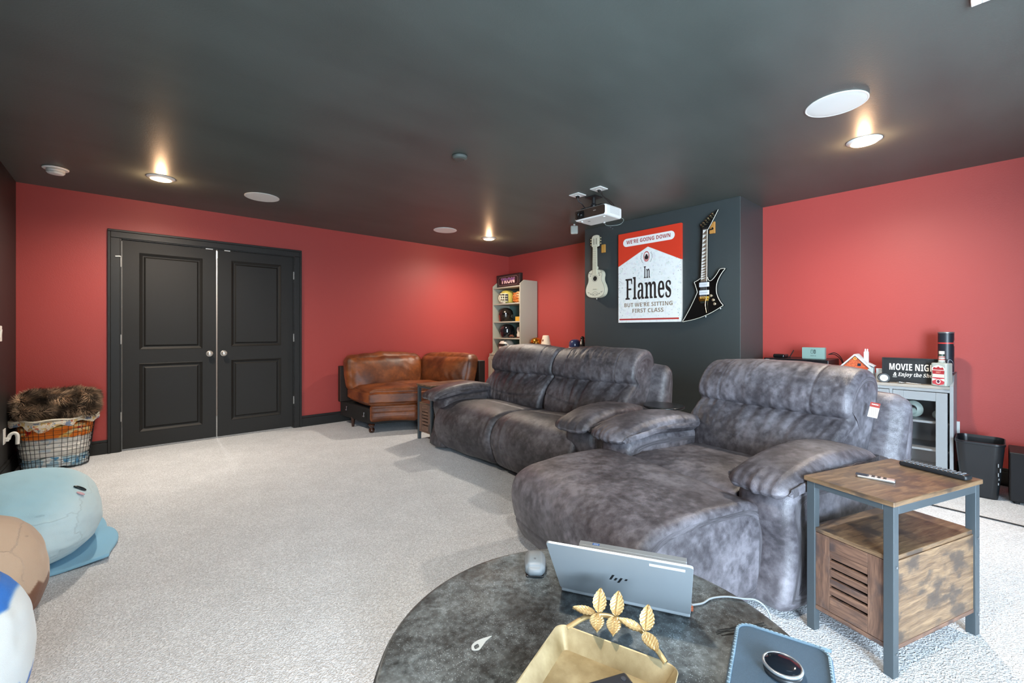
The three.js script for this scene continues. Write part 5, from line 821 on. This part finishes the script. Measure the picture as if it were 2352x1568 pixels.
  const bo = thing('carton_box', 'slim pale blue box standing behind the round black tin', 'box', [4.68, Y, -0.645], WALL); part('carton', bx(0.04, 0.09, 0.03, 0, 0.045, 0, 0.003), M(0xb9c4cc, 0.5), bo); part('lid', bx(0.042, 0.008, 0.032, 0, 0.094, 0, 0.002), M(0xcfd6da, 0.5), bo);
  const sp = thing('spoon', 'small silver spoon lying in front of the movie sign', 'spoon', [4.525, Y, -0.44], WALL); part('bowl', new THREE.SphereGeometry(0.02, 24, 10, 0, 7, Math.PI / 2, Math.PI / 2).scale(1.5, 0.35, 1).translate(-0.05, 0.009, 0), M(0xd5d8da, 0.2, { metalness: 0.9, side: THREE.DoubleSide }), sp); part('handle', tube([[-0.022, 0.008, 0], [0.01, 0.006, 0], [0.045, 0.004, 0], [0.06, 0.004, 0]], 0.0028, 16), steel, sp);
  const lb = canvasTex(256, 384, (g, w, h2) => { g.fillStyle = '#e8e4da'; g.fillRect(0, 0, w, h2); g.fillStyle = '#9c2f35'; g.fillRect(14, 100, w - 28, 70); g.beginPath(); g.moveTo(20, 90); g.lineTo(40, 40); g.lineTo(90, 52); g.lineTo(128, 26); g.lineTo(166, 52); g.lineTo(216, 40); g.lineTo(236, 90); g.closePath(); g.fill(); g.fillStyle = '#d9a38c'; g.font = 'bold 44px serif'; g.textAlign = 'center'; g.fillText('1857', w / 2, 150); g.fillStyle = '#c9c4b8'; g.fillRect(14, 186, w - 28, 36); g.fillStyle = '#b3414a'; g.beginPath(); g.moveTo(14, 230); g.lineTo(w - 14, 230); g.lineTo(w - 14, 250); g.lineTo(150, 262); g.lineTo(w - 14, 300); g.lineTo(w - 14, 350); g.lineTo(128, 378); g.lineTo(14, 350); g.lineTo(14, 300); g.lineTo(106, 262); g.lineTo(14, 250); g.closePath(); g.fill(); g.fillStyle = '#e6c9c2'; g.beginPath(); g.arc(128, 306, 44, 0, 7); g.fill(); g.fillStyle = '#4a2740'; g.beginPath(); g.arc(128, 306, 28, 0, 7); g.fill(); });
  const bt = thing('bottle', 'square clear glass bottle with a red and white label on the sideboard end', 'bottle', [4.53, Y, -0.268], WALL - 0.4);
  const gl = M(0xd5ddd6, 0.12, { transmission: 0.5, thickness: 0, ior: 1.45 });
  const bs = extr(rrect(-0.042, 0.042, -0.032, 0.032, 0.012), 0.155, 0.008, { bs: 4 }); bs.rotateX(-Math.PI / 2); bs.translate(0, 0.01, 0); part('body', bs, gl, bt);
  part('neck', lathe([[0, 0.17], [0.024, 0.17], [0.019, 0.182], [0.0165, 0.2], [0.0165, 0.228], [0, 0.228]], 32), gl, bt); for (let i = 0; i < 4; i++) part('neck_band', new THREE.TorusGeometry(0.0172, 0.0022, 8, 28).rotateX(Math.PI / 2).translate(0, 0.19 + i * 0.009, 0), M(i % 2 ? 0xc9453c : 0xe8e4da, 0.4), bt);
  part('collar', cyl(0.0185, 0.0185, 0.012, 0, 0.232, 0, 28), M(0x23362c, 0.4), bt); part('stopper', cyl(0.016, 0.016, 0.022, 0, 0.249, 0, 28), M(0xd9d6cc, 0.45), bt); part('label', (() => { const g = extr(splineShape([[-0.033, 0.02], [-0.018, 0.012], [0, 0.008], [0.018, 0.012], [0.033, 0.02], [0.034, 0.1], [0.038, 0.135], [0.026, 0.146], [0, 0.156], [-0.026, 0.146], [-0.038, 0.135], [-0.034, 0.1]], 60), 0.0006); g.translate(0, 0, 0.0405); return shapeUV(g, -0.04, 0.04, 0.005, 0.158); })(), M(0xffffff, 0.5, { map: lb }), bt);
  const tb = canvasTex(512, 512, (g, w, h2) => { g.fillStyle = '#1d222c'; g.fillRect(0, 0, w, h2); g.fillStyle = '#c23a35'; g.fillRect(0, 98, w, 12); const ex = w * 0.56; g.beginPath(); g.arc(ex, 104, 34, 0, 7); g.fill(); g.fillStyle = '#e9e2da'; g.beginPath(); g.arc(ex, 104, 25, 0, 7); g.fill(); g.fillStyle = '#1d222c'; g.beginPath(); g.arc(ex, 104, 19, 0, 7); g.fill(); g.fillStyle = '#d9463c'; g.beginPath(); g.arc(ex, 104, 10, 0, 7); g.fill(); g.fillStyle = '#c8853c'; g.beginPath(); g.ellipse(ex + 4, 250, 16, 38, 0.2, 0, 7); g.fill(); g.strokeStyle = '#8f939c'; g.lineWidth = 5; g.beginPath(); g.ellipse(ex - 60, 330, 34, 70, -0.5, 0, 7); g.stroke(); g.fillStyle = '#b5504c'; g.beginPath(); g.ellipse(ex - 70, 330, 14, 24, 0.3, 0, 7); g.fill(); });
  const ty = thing('gift_tube', 'tall dark cardboard bottle tube with a red stripe behind the bottle', 'tube', [4.7, Y, -0.255], WALL); const tc = new THREE.CylinderGeometry(0.0455, 0.0455, 0.395, 48, 1, true); tc.translate(0, 0.2, 0); part('sleeve', tc, M(0xffffff, 0.4, { map: tb }), ty); part('lid', lathe([[0, 0.404], [0.044, 0.404], [0.0468, 0.402], [0.0468, 0.394], [0.045, 0.392], [0, 0.392]], 48), M(0x8a8e92, 0.3, { metalness: 0.7 }), ty); part('foot_rim', lathe([[0, 0], [0.046, 0], [0.0468, 0.004], [0.0468, 0.01], [0, 0.01]], 48), M(0x50545a, 0.35, { metalness: 0.7 }), ty);
  tc.rotateY(-1.95);
}
{
  const t = thing('waste_bin', 'black plastic waste bin with scuffed corner beside the sideboard', 'bin', [4.56, 0, -0.075], WALL);
  const R = (hx, hz, y, r) => rrect(-hx, hx, -hz, hz, r).getPoints(8).map((p) => [p.x, y, p.y]);
  const loft = (rs) => { const n = rs[0].length, pos = [], idx = []; rs.forEach((q) => q.forEach((p) => pos.push(...p))); for (let j = 0; j < rs.length - 1; j++) for (let i = 0; i < n; i++) { const a = j * n + i, b = j * n + (i + 1) % n; idx.push(a, a + n, b, b, a + n, b + n); } const g = new THREE.BufferGeometry(); g.setAttribute('position', new THREE.Float32BufferAttribute(pos, 3)); g.setIndex(idx); const f = g.toNonIndexed(); f.computeVertexNormals(); return boxUV(f); };
  const m = M(0x1b1e22, 0.32, { side: THREE.DoubleSide });
  part('body', loft([R(0.085, 0.12, 0.0, 0.035), R(0.088, 0.125, 0.012, 0.04), R(0.118, 0.155, 0.37, 0.05), R(0.122, 0.159, 0.375, 0.052), R(0.122, 0.159, 0.388, 0.052), R(0.116, 0.153, 0.39, 0.05), R(0.112, 0.149, 0.37, 0.048), R(0.084, 0.119, 0.016, 0.034)]), m, t);
  part('floor_plate', (() => { const g = extr(rrect(-0.084, 0.084, -0.119, 0.119, 0.034), 0.01); g.rotateX(-Math.PI / 2); g.translate(0, 0.004, 0); return boxUV(g); })(), m, t);
  for (let i = 0; i < 5; i++) part('scuff', bx(0.006, 0.012 + rnd() * 0.03, 0.001, 0.085 + i * 0.003 * (i % 2) + 0.002, 0.12 + i * 0.032, 0.1455 + i * 0.0035 - (i % 2) * 0.002, 0.0004, { ry: 0.7 }), M(0x8f9294, 0.7), t, 'pale scuff');
  const s = thing('subwoofer', 'black box speaker on the floor beyond the waste bin', 'speaker', [4.44, 0, 0.215], WALL); part('cabinet_body', bb(-0.155, 0.155, 0.012, 0.343, -0.3, -0.012, 0.006), M(0x141416, 0.5), s); part('front_grille', bb(-0.15, 0.15, 0.018, 0.337, -0.012, 0.0, 0.006), M(0x111216, 0.85), s); for (const x of [-0.12, 0.12]) for (const z of [-0.27, -0.03]) part('foot', cyl(0.014, 0.014, 0.014, x, 0.007, z, 16), rubber, s);
  const c = thing('floor_cable', 'thin black cable running across the carpet behind the end table', 'cable', [0, 0, 0]); part('cord', tube([[3.9, 0.006, -0.75], [3.98, 0.007, -0.5], [3.985, 0.006, -0.24], [3.968, 0.006, -0.05], [3.955, 0.006, 0.11], [3.9, 0.006, 0.3], [3.86, 0.006, 0.42]], 0.0045, 60), blackPlastic, c);
  const w = thing('power_outlet', 'white power outlet low on the red wall above the waste bin', 'outlet', [4.92, 0.385, -0.226], WALL); part('cover', bx(0.075, 0.118, 0.007, 0, 0, 0.004, 0.003), whitePlastic, w); for (const y of [-0.025, 0.025]) part('socket', bx(0.034, 0.03, 0.003, 0, y, 0.008, 0.006), M(0xd3d3cf, 0.5), w);
}
// ------------------------------------------------------------------ door-wall corner: outlet, basket, throws
{
  const E = Math.PI / 2;
  const w = thing('power_outlet', 'white power outlet with a plugged-in night light on the dark side wall', 'outlet', [XL, 0.345, -5.1], E); part('cover', bx(0.075, 0.118, 0.007, 0, 0, 0.004, 0.003), whitePlastic, w); for (const y of [-0.025, 0.025]) part('socket', bx(0.034, 0.03, 0.003, 0, y, 0.008, 0.006), M(0xd3d3cf, 0.5), w);
  const nl = thing('night_light', 'curved white night light plugged into the outlet by the basket', 'night light', [XL + 0.0095, 0.32, -5.1], E); part('plug_body', bx(0.03, 0.03, 0.02, 0, 0, 0.01, 0.004), whitePlastic, nl); part('hood', tube([[0, 0.0, 0.015], [0, 0.035, 0.026], [0, 0.045, 0.045], [0, 0.03, 0.06], [0, -0.045, 0.062]], 0.012, 30, 10), whitePlastic, nl);
  const ls = thing('light_switch', 'white light switch plate on the dark side wall at the picture edge', 'switch', [XL, 1.14, -4.965], E); part('cover', bx(0.075, 0.118, 0.006, 0, 0, 0.004, 0.003), whitePlastic, ls); part('rocker', bx(0.032, 0.066, 0.005, 0, 0, 0.008, 0.002, { rx: 0.06 }), whitePlastic, ls);

  const C = [-0.455, 0, -5.36], bk = thing('wire_basket', 'black wire basket stuffed with folded blankets in the red corner', 'basket', C);
  const ox = (y) => 0.2 + 0.045 * (y / 0.42), oz = (y) => 0.15 + 0.035 * (y / 0.42), ov = (y, a, k = 1) => { const c = Math.cos(a), s = Math.sin(a), e = 0.8; return [Math.sign(c) * Math.pow(Math.abs(c), e) * ox(y) * k, y, Math.sign(s) * Math.pow(Math.abs(s), e) * oz(y) * k]; };
  const loop = (y, k = 1) => { const p = []; for (let i = 0; i < 36; i++) p.push(ov(y, i / 36 * Math.PI * 2, k)); return p; };
  const wires = []; for (let j = 0; j < 11; j++) wires.push(tube(loop(0.012 + j * 0.036), 0.0016, 72, 5, true)); for (let i = 0; i < 44; i++) { const a = i / 44 * Math.PI * 2; wires.push(tube([ov(0.01, a), ov(0.2, a), ov(0.41, a)], 0.0016, 6, 5)); } for (let i = -4; i <= 4; i++) wires.push(tube([[i * 0.04, 0.01, -0.145], [i * 0.04, 0.01, 0.145]], 0.0016, 2, 5));
  const wm = part('wire_mesh', wires, M(0x23262a, 0.45, { metalness: 0.4 }), bk); wm.userData.kind = 'stuff';
  part('rim', tube(loop(0.412), 0.004, 90, 8, true), M(0x23262a, 0.45, { metalness: 0.4 }), bk);
  const fold = (y0, y1, k, s, mat, name, label) => {
    const g = new THREE.CylinderGeometry(1, 1, 1, 96, 26), p = g.attributes.position;
    for (let i = 0; i < p.count; i++) { const h = p.getY(i) + 0.5, a = Math.atan2(p.getZ(i), p.getX(i)), r = Math.hypot(p.getX(i), p.getZ(i)), y = mix(y0, y1, h), e = ov(y, a, k * r), bulge = 1 + 0.035 * Math.sin(h * 22 + fb3(a * 1.2, h * 3, s, 3) * 7) + fb3(Math.cos(a) * 3 + s, Math.sin(a) * 3, h * 3, 3) * 0.09 - 0.12 * Math.pow(Math.abs(h - 0.5) * 2, 8); p.setXYZ(i, e[0] * bulge, y + fb3(e[0] * 9 + s, e[2] * 9, h, 3) * 0.03, e[2] * bulge); }
    g.deleteAttribute('uv'); boxUV(g); const t = thing(name, label, 'blanket', C); part('folds', smoothNormals(g), mat, t); return t;
  };
  const spot = (s, base, cols, f = 9) => tex(256, (u, v) => { let c = base; cols.forEach((q, i) => { const k = smooth(q[1], q[1] + 0.06, fbt(u, v, f, f, 3, s + i * 9)); c = lerp3(c, q[0], k); }); return c; });
  const cloth = (t) => M(0xffffff, 0.9, { map: tiled(t, 0.34), sheen: 0.3, sheenColor: new THREE.Color(0xffffff), sheenRoughness: 0.6 });
  fold(0.014, 0.105, 0.95, 3, cloth(spot(301, [176, 208, 224], [[[232, 238, 240], 0.5], [[96, 158, 200], 0.62]])), 'blanket', 'light blue patterned blanket at the bottom of the wire basket');
  fold(0.1, 0.275, 0.95, 11, cloth(spot(321, [232, 230, 222], [[[200, 216, 226], 0.55], [[244, 242, 236], 0.5]], 5)), 'blanket', 'white fleece blanket in the middle of the wire basket');
  fold(0.262, 0.385, 0.95, 17, cloth(spot(341, [250, 200, 110], [[[244, 132, 44], 0.5], [[222, 44, 24], 0.6], [[250, 228, 170], 0.62]], 4)), 'blanket', 'orange and red blanket below the basket rim');
  {
    const t = thing('blanket', 'cream patterned quilt draped over the basket rim', 'blanket', C), n = 90, m = 16, pos = [], idx = [];
    for (let j = 0; j <= m; j++) for (let i = 0; i <= n; i++) { const a = i / n * Math.PI * 2, q = j / m, out = 1.05 + 0.05 * Math.sin(a * 5), dr = (0.025 + 0.05 * Math.max(0, fb3(Math.cos(a) * 2, Math.sin(a) * 2, 7, 2) * 3) + 0.05 * crease(a, 1.75, 0.28)) , k = q < 0.55 ? mix(0.3, out, q / 0.55) : out + 0.05 * Math.sin((q - 0.55) / 0.45 * 2.2), y = 0.425 + (q < 0.55 ? 0.012 : 0.012 - dr * Math.pow((q - 0.55) / 0.45, 1.1)) + fb3(Math.cos(a) * 5, Math.sin(a) * 5, q * 3, 3) * 0.02 - 0.012 * Math.sin(a), e = ov(0.41, a, k); pos.push(e[0], y, e[2]); }
    for (let j = 0; j < m; j++) for (let i = 0; i < n; i++) { const a = j * (n + 1) + i, b = a + 1, c = a + n + 1, d = c + 1; idx.push(a, b, c, b, d, c); }
    const g = new THREE.BufferGeometry(); g.setAttribute('position', new THREE.Float32BufferAttribute(pos, 3)); g.setIndex(idx); g.computeVertexNormals(); boxUV(g); smoothNormals(g);
    const qt = M(0xffffff, 0.9, { side: THREE.DoubleSide, map: tiled(spot(361, [226, 216, 198], [[[188, 112, 84], 0.62], [[120, 134, 158], 0.64], [[214, 182, 120], 0.63]], 14), 0.3) });
    part('drape', g, qt, t); part('rolled_hem', tube(Array.from({ length: 40 }, (_, i) => { const a = i / 40 * Math.PI * 2, e = ov(0.41, a, 1.07 + 0.05 * Math.sin(a * 5)); return [e[0], 0.437 - 0.012 * Math.sin(a) + 0.006 * Math.sin(a * 9), e[2]]; }), 0.007, 120, 8, true), M(0xe6dfcd, 0.85), t);
  }
  {
    const t = thing('fur_throw', 'folded brown faux-fur throw lying on top of the blanket basket', 'throw', [-0.452, 0.435, -5.375]);
    const dark = M(0x3a2c22, 0.95);
    const lump = (w, h, d, x, y, z, s) => { const g = soft(w, h, d, { r: h * 0.48, seg: [36, 14, 30], puff: [0.01, 0.015, 0.01], fn: (v) => { v.y += fb3(v.x * 6 + s, v.z * 6, s, 3) * 0.04; v.z += fb3(v.x * 5, v.y * 8, s + 3, 2) * 0.03; } }); g.translate(x, y, z); return g; };
    const lumps = [lump(0.46, 0.105, 0.36, 0.005, 0.055, 0, 2), lump(0.45, 0.105, 0.34, 0.012, 0.142, -0.005, 5)];
    lumps.forEach((g) => part('fold', g, dark, t));
    // hairs
    const strand = new THREE.ConeGeometry(0.0013, 0.044, 3, 1, true); strand.translate(0, 0.022, 0);
    const N = 26000, im = new THREE.InstancedMesh(strand, M(0xffffff, 0.8), N), mt = new THREE.Matrix4(), qn = new THREE.Quaternion(), up = V(0, 1, 0), col = new THREE.Color();
    for (let i = 0; i < N; i++) {
      const g = lumps[i % 2], p = g.attributes.position, nn = g.attributes.normal, k = Math.floor(rnd() * p.count), x = p.getX(k) + (rnd() - 0.5) * 0.014, y = p.getY(k) + (rnd() - 0.5) * 0.008, z = p.getZ(k) + (rnd() - 0.5) * 0.014;
      const d = V(nn.getX(k), nn.getY(k), nn.getZ(k)).multiplyScalar(0.7).add(V(n3(x * 9, y * 9, z * 9) * 1.1 + 0.35, -0.25 + n3(x * 9 + 5, y * 9, z * 9) * 0.7, n3(x * 9, y * 9 + 8, z * 9) * 1.1 + 0.2)).normalize();
      qn.setFromUnitVectors(up, d); const s = 0.7 + rnd() * 0.7; mt.compose(V(x, y, z), qn, V(s, s, s)); im.setMatrixAt(i, mt);
      const b = clamp(0.5 + n3(x * 16, y * 16, z * 16) * 0.9 + (rnd() - 0.5) * 0.7); col.setRGB(mix(0.05, 0.9, b * b), mix(0.035, 0.64, b * b), mix(0.025, 0.43, b * b)); im.setColorAt(i, col);
    }
    im.name = 'fur'; im.userData.kind = 'stuff'; t.add(im);
  }
}
// ------------------------------------------------------------------ plush cushions along the screen wall
function plush(name, label, pos, rad, turn, paint, o = {}) {
  const t = thing(name, label, 'plush toy', pos, turn), g = new THREE.SphereGeometry(1, 220, 150), p = g.attributes.position, c = new Float32Array(p.count * 3), e = o.e ?? 0.86;
  const sp = (x) => Math.sign(x) * Math.pow(Math.abs(x), e);
  for (let i = 0; i < p.count; i++) { const x = p.getX(i), y = p.getY(i), z = p.getZ(i), k = paint(x, y, z); c.set(k.map((q) => { const s = q / 255; return s <= 0.04045 ? s / 12.92 : Math.pow((s + 0.055) / 1.055, 2.4); }), i * 3); const w = 1 + fb3(x * 1.6 + rad[0], y * 1.6, z * 1.6, 3) * 0.07; p.setXYZ(i, sp(x) * rad[0] * w, (sp(y) * rad[1] * w) + rad[1], sp(z) * rad[2] * w); }
  for (let i = 0; i < p.count; i++) if (p.getY(i) < 0.004) p.setY(i, 0.004);
  g.setAttribute('color', new THREE.BufferAttribute(c, 3)); g.deleteAttribute('uv'); g.computeVertexNormals(); boxUV(g); smoothNormals(g);
  part('body', g, M(0xffffff, 0.85, { vertexColors: true, sheen: 0.6, sheenColor: new THREE.Color(0xffffff), sheenRoughness: 0.5, bumpMap: tiled(grainB, 0.1), bumpScale: 0.0006 }), t);
  return t;
}
{
  const b = plush('plush_whale', 'big pale blue plush whale with a flat fin lying on the carpet', [-0.40, 0.0, -3.36], [0.285, 0.2, 0.53], 0.12, (x, y, z) => lerp3([214, 244, 255], [178, 228, 250], smooth(0.05, 0.75, y * 0.8 - x * 0.55 + 0.1)));
  const fin = soft(0.26, 0.02, 0.7, { r: 0.01, seg: [30, 3, 50], fn: (v, s) => { v.x += 0.012 * Math.sin(s[2] * 6) + 0.05 * (1 - s[2] * s[2]); v.y += 0.012 * Math.sin(v.z * 16 + v.x * 9); } }); fin.translate(0.16, 0.022, 0.06); part('fin', fin, M(0x8fc4e2, 0.85, { sheen: 0.5, sheenColor: new THREE.Color(0xcfe8f4) }), b, 'flat sky-blue fin');
  { const e = part('eye', new THREE.SphereGeometry(1, 20, 14).scale(0.029, 0.008, 0.013), M(0x1c2a30, 0.25), b); e.position.set(0.192, 0.346, 0.225); e.quaternion.setFromUnitVectors(V(1, 0, 0), V(0.044, -0.03, 0.01).normalize()); }
  { const e = part('cheek', new THREE.SphereGeometry(1, 20, 14).scale(0.018, 0.005, 0.013), M(0xe2b9c2, 0.85), b); e.position.set(0.19, 0.336, 0.29); e.quaternion.setFromUnitVectors(V(1, 0, 0), V(0.044, -0.03, 0.01).normalize()); }
  plush('plush_cushion', 'round tan and brown plush cushion between the blue whale and the white one', [-0.465, 0.02, -2.44], [0.235, 0.235, 0.25], 0.2, (x, y, z) => { const e = -0.12 + 0.1 * Math.abs(((Math.atan2(z, x) * 3.2) % 1 + 1) % 1 - 0.5) * 2; return lerp3([124, 86, 66], [205, 180, 156], smooth(e - 0.02, e + 0.02, y)); }, { e: 0.92 });
  plush('plush_cushion', 'round white plush cushion with bright blue patches at the frame edge', [-0.445, 0.0, -1.86], [0.245, 0.262, 0.26], 0, (x, y, z) => { const a = Math.atan2(z, x), q = (a * 2.6 + 20) % 1, cap = smooth(0.4, 0.44, y - 0.12 * Math.sin(a * 3)) * smooth(0.84, 0.8, x), low = smooth(-0.14, -0.18, y) * smooth(-0.6, -0.56, y) * smooth(0.0, 0.05, q) * smooth(0.64, 0.59, q); return lerp3([222, 232, 236], [46, 118, 208], Math.max(cap, low)); }, { e: 0.92 });
}
scene.traverse((o) => { if (o.isMesh) { o.castShadow = true; o.receiveShadow = true; } });
renderer.render(scene, camera);
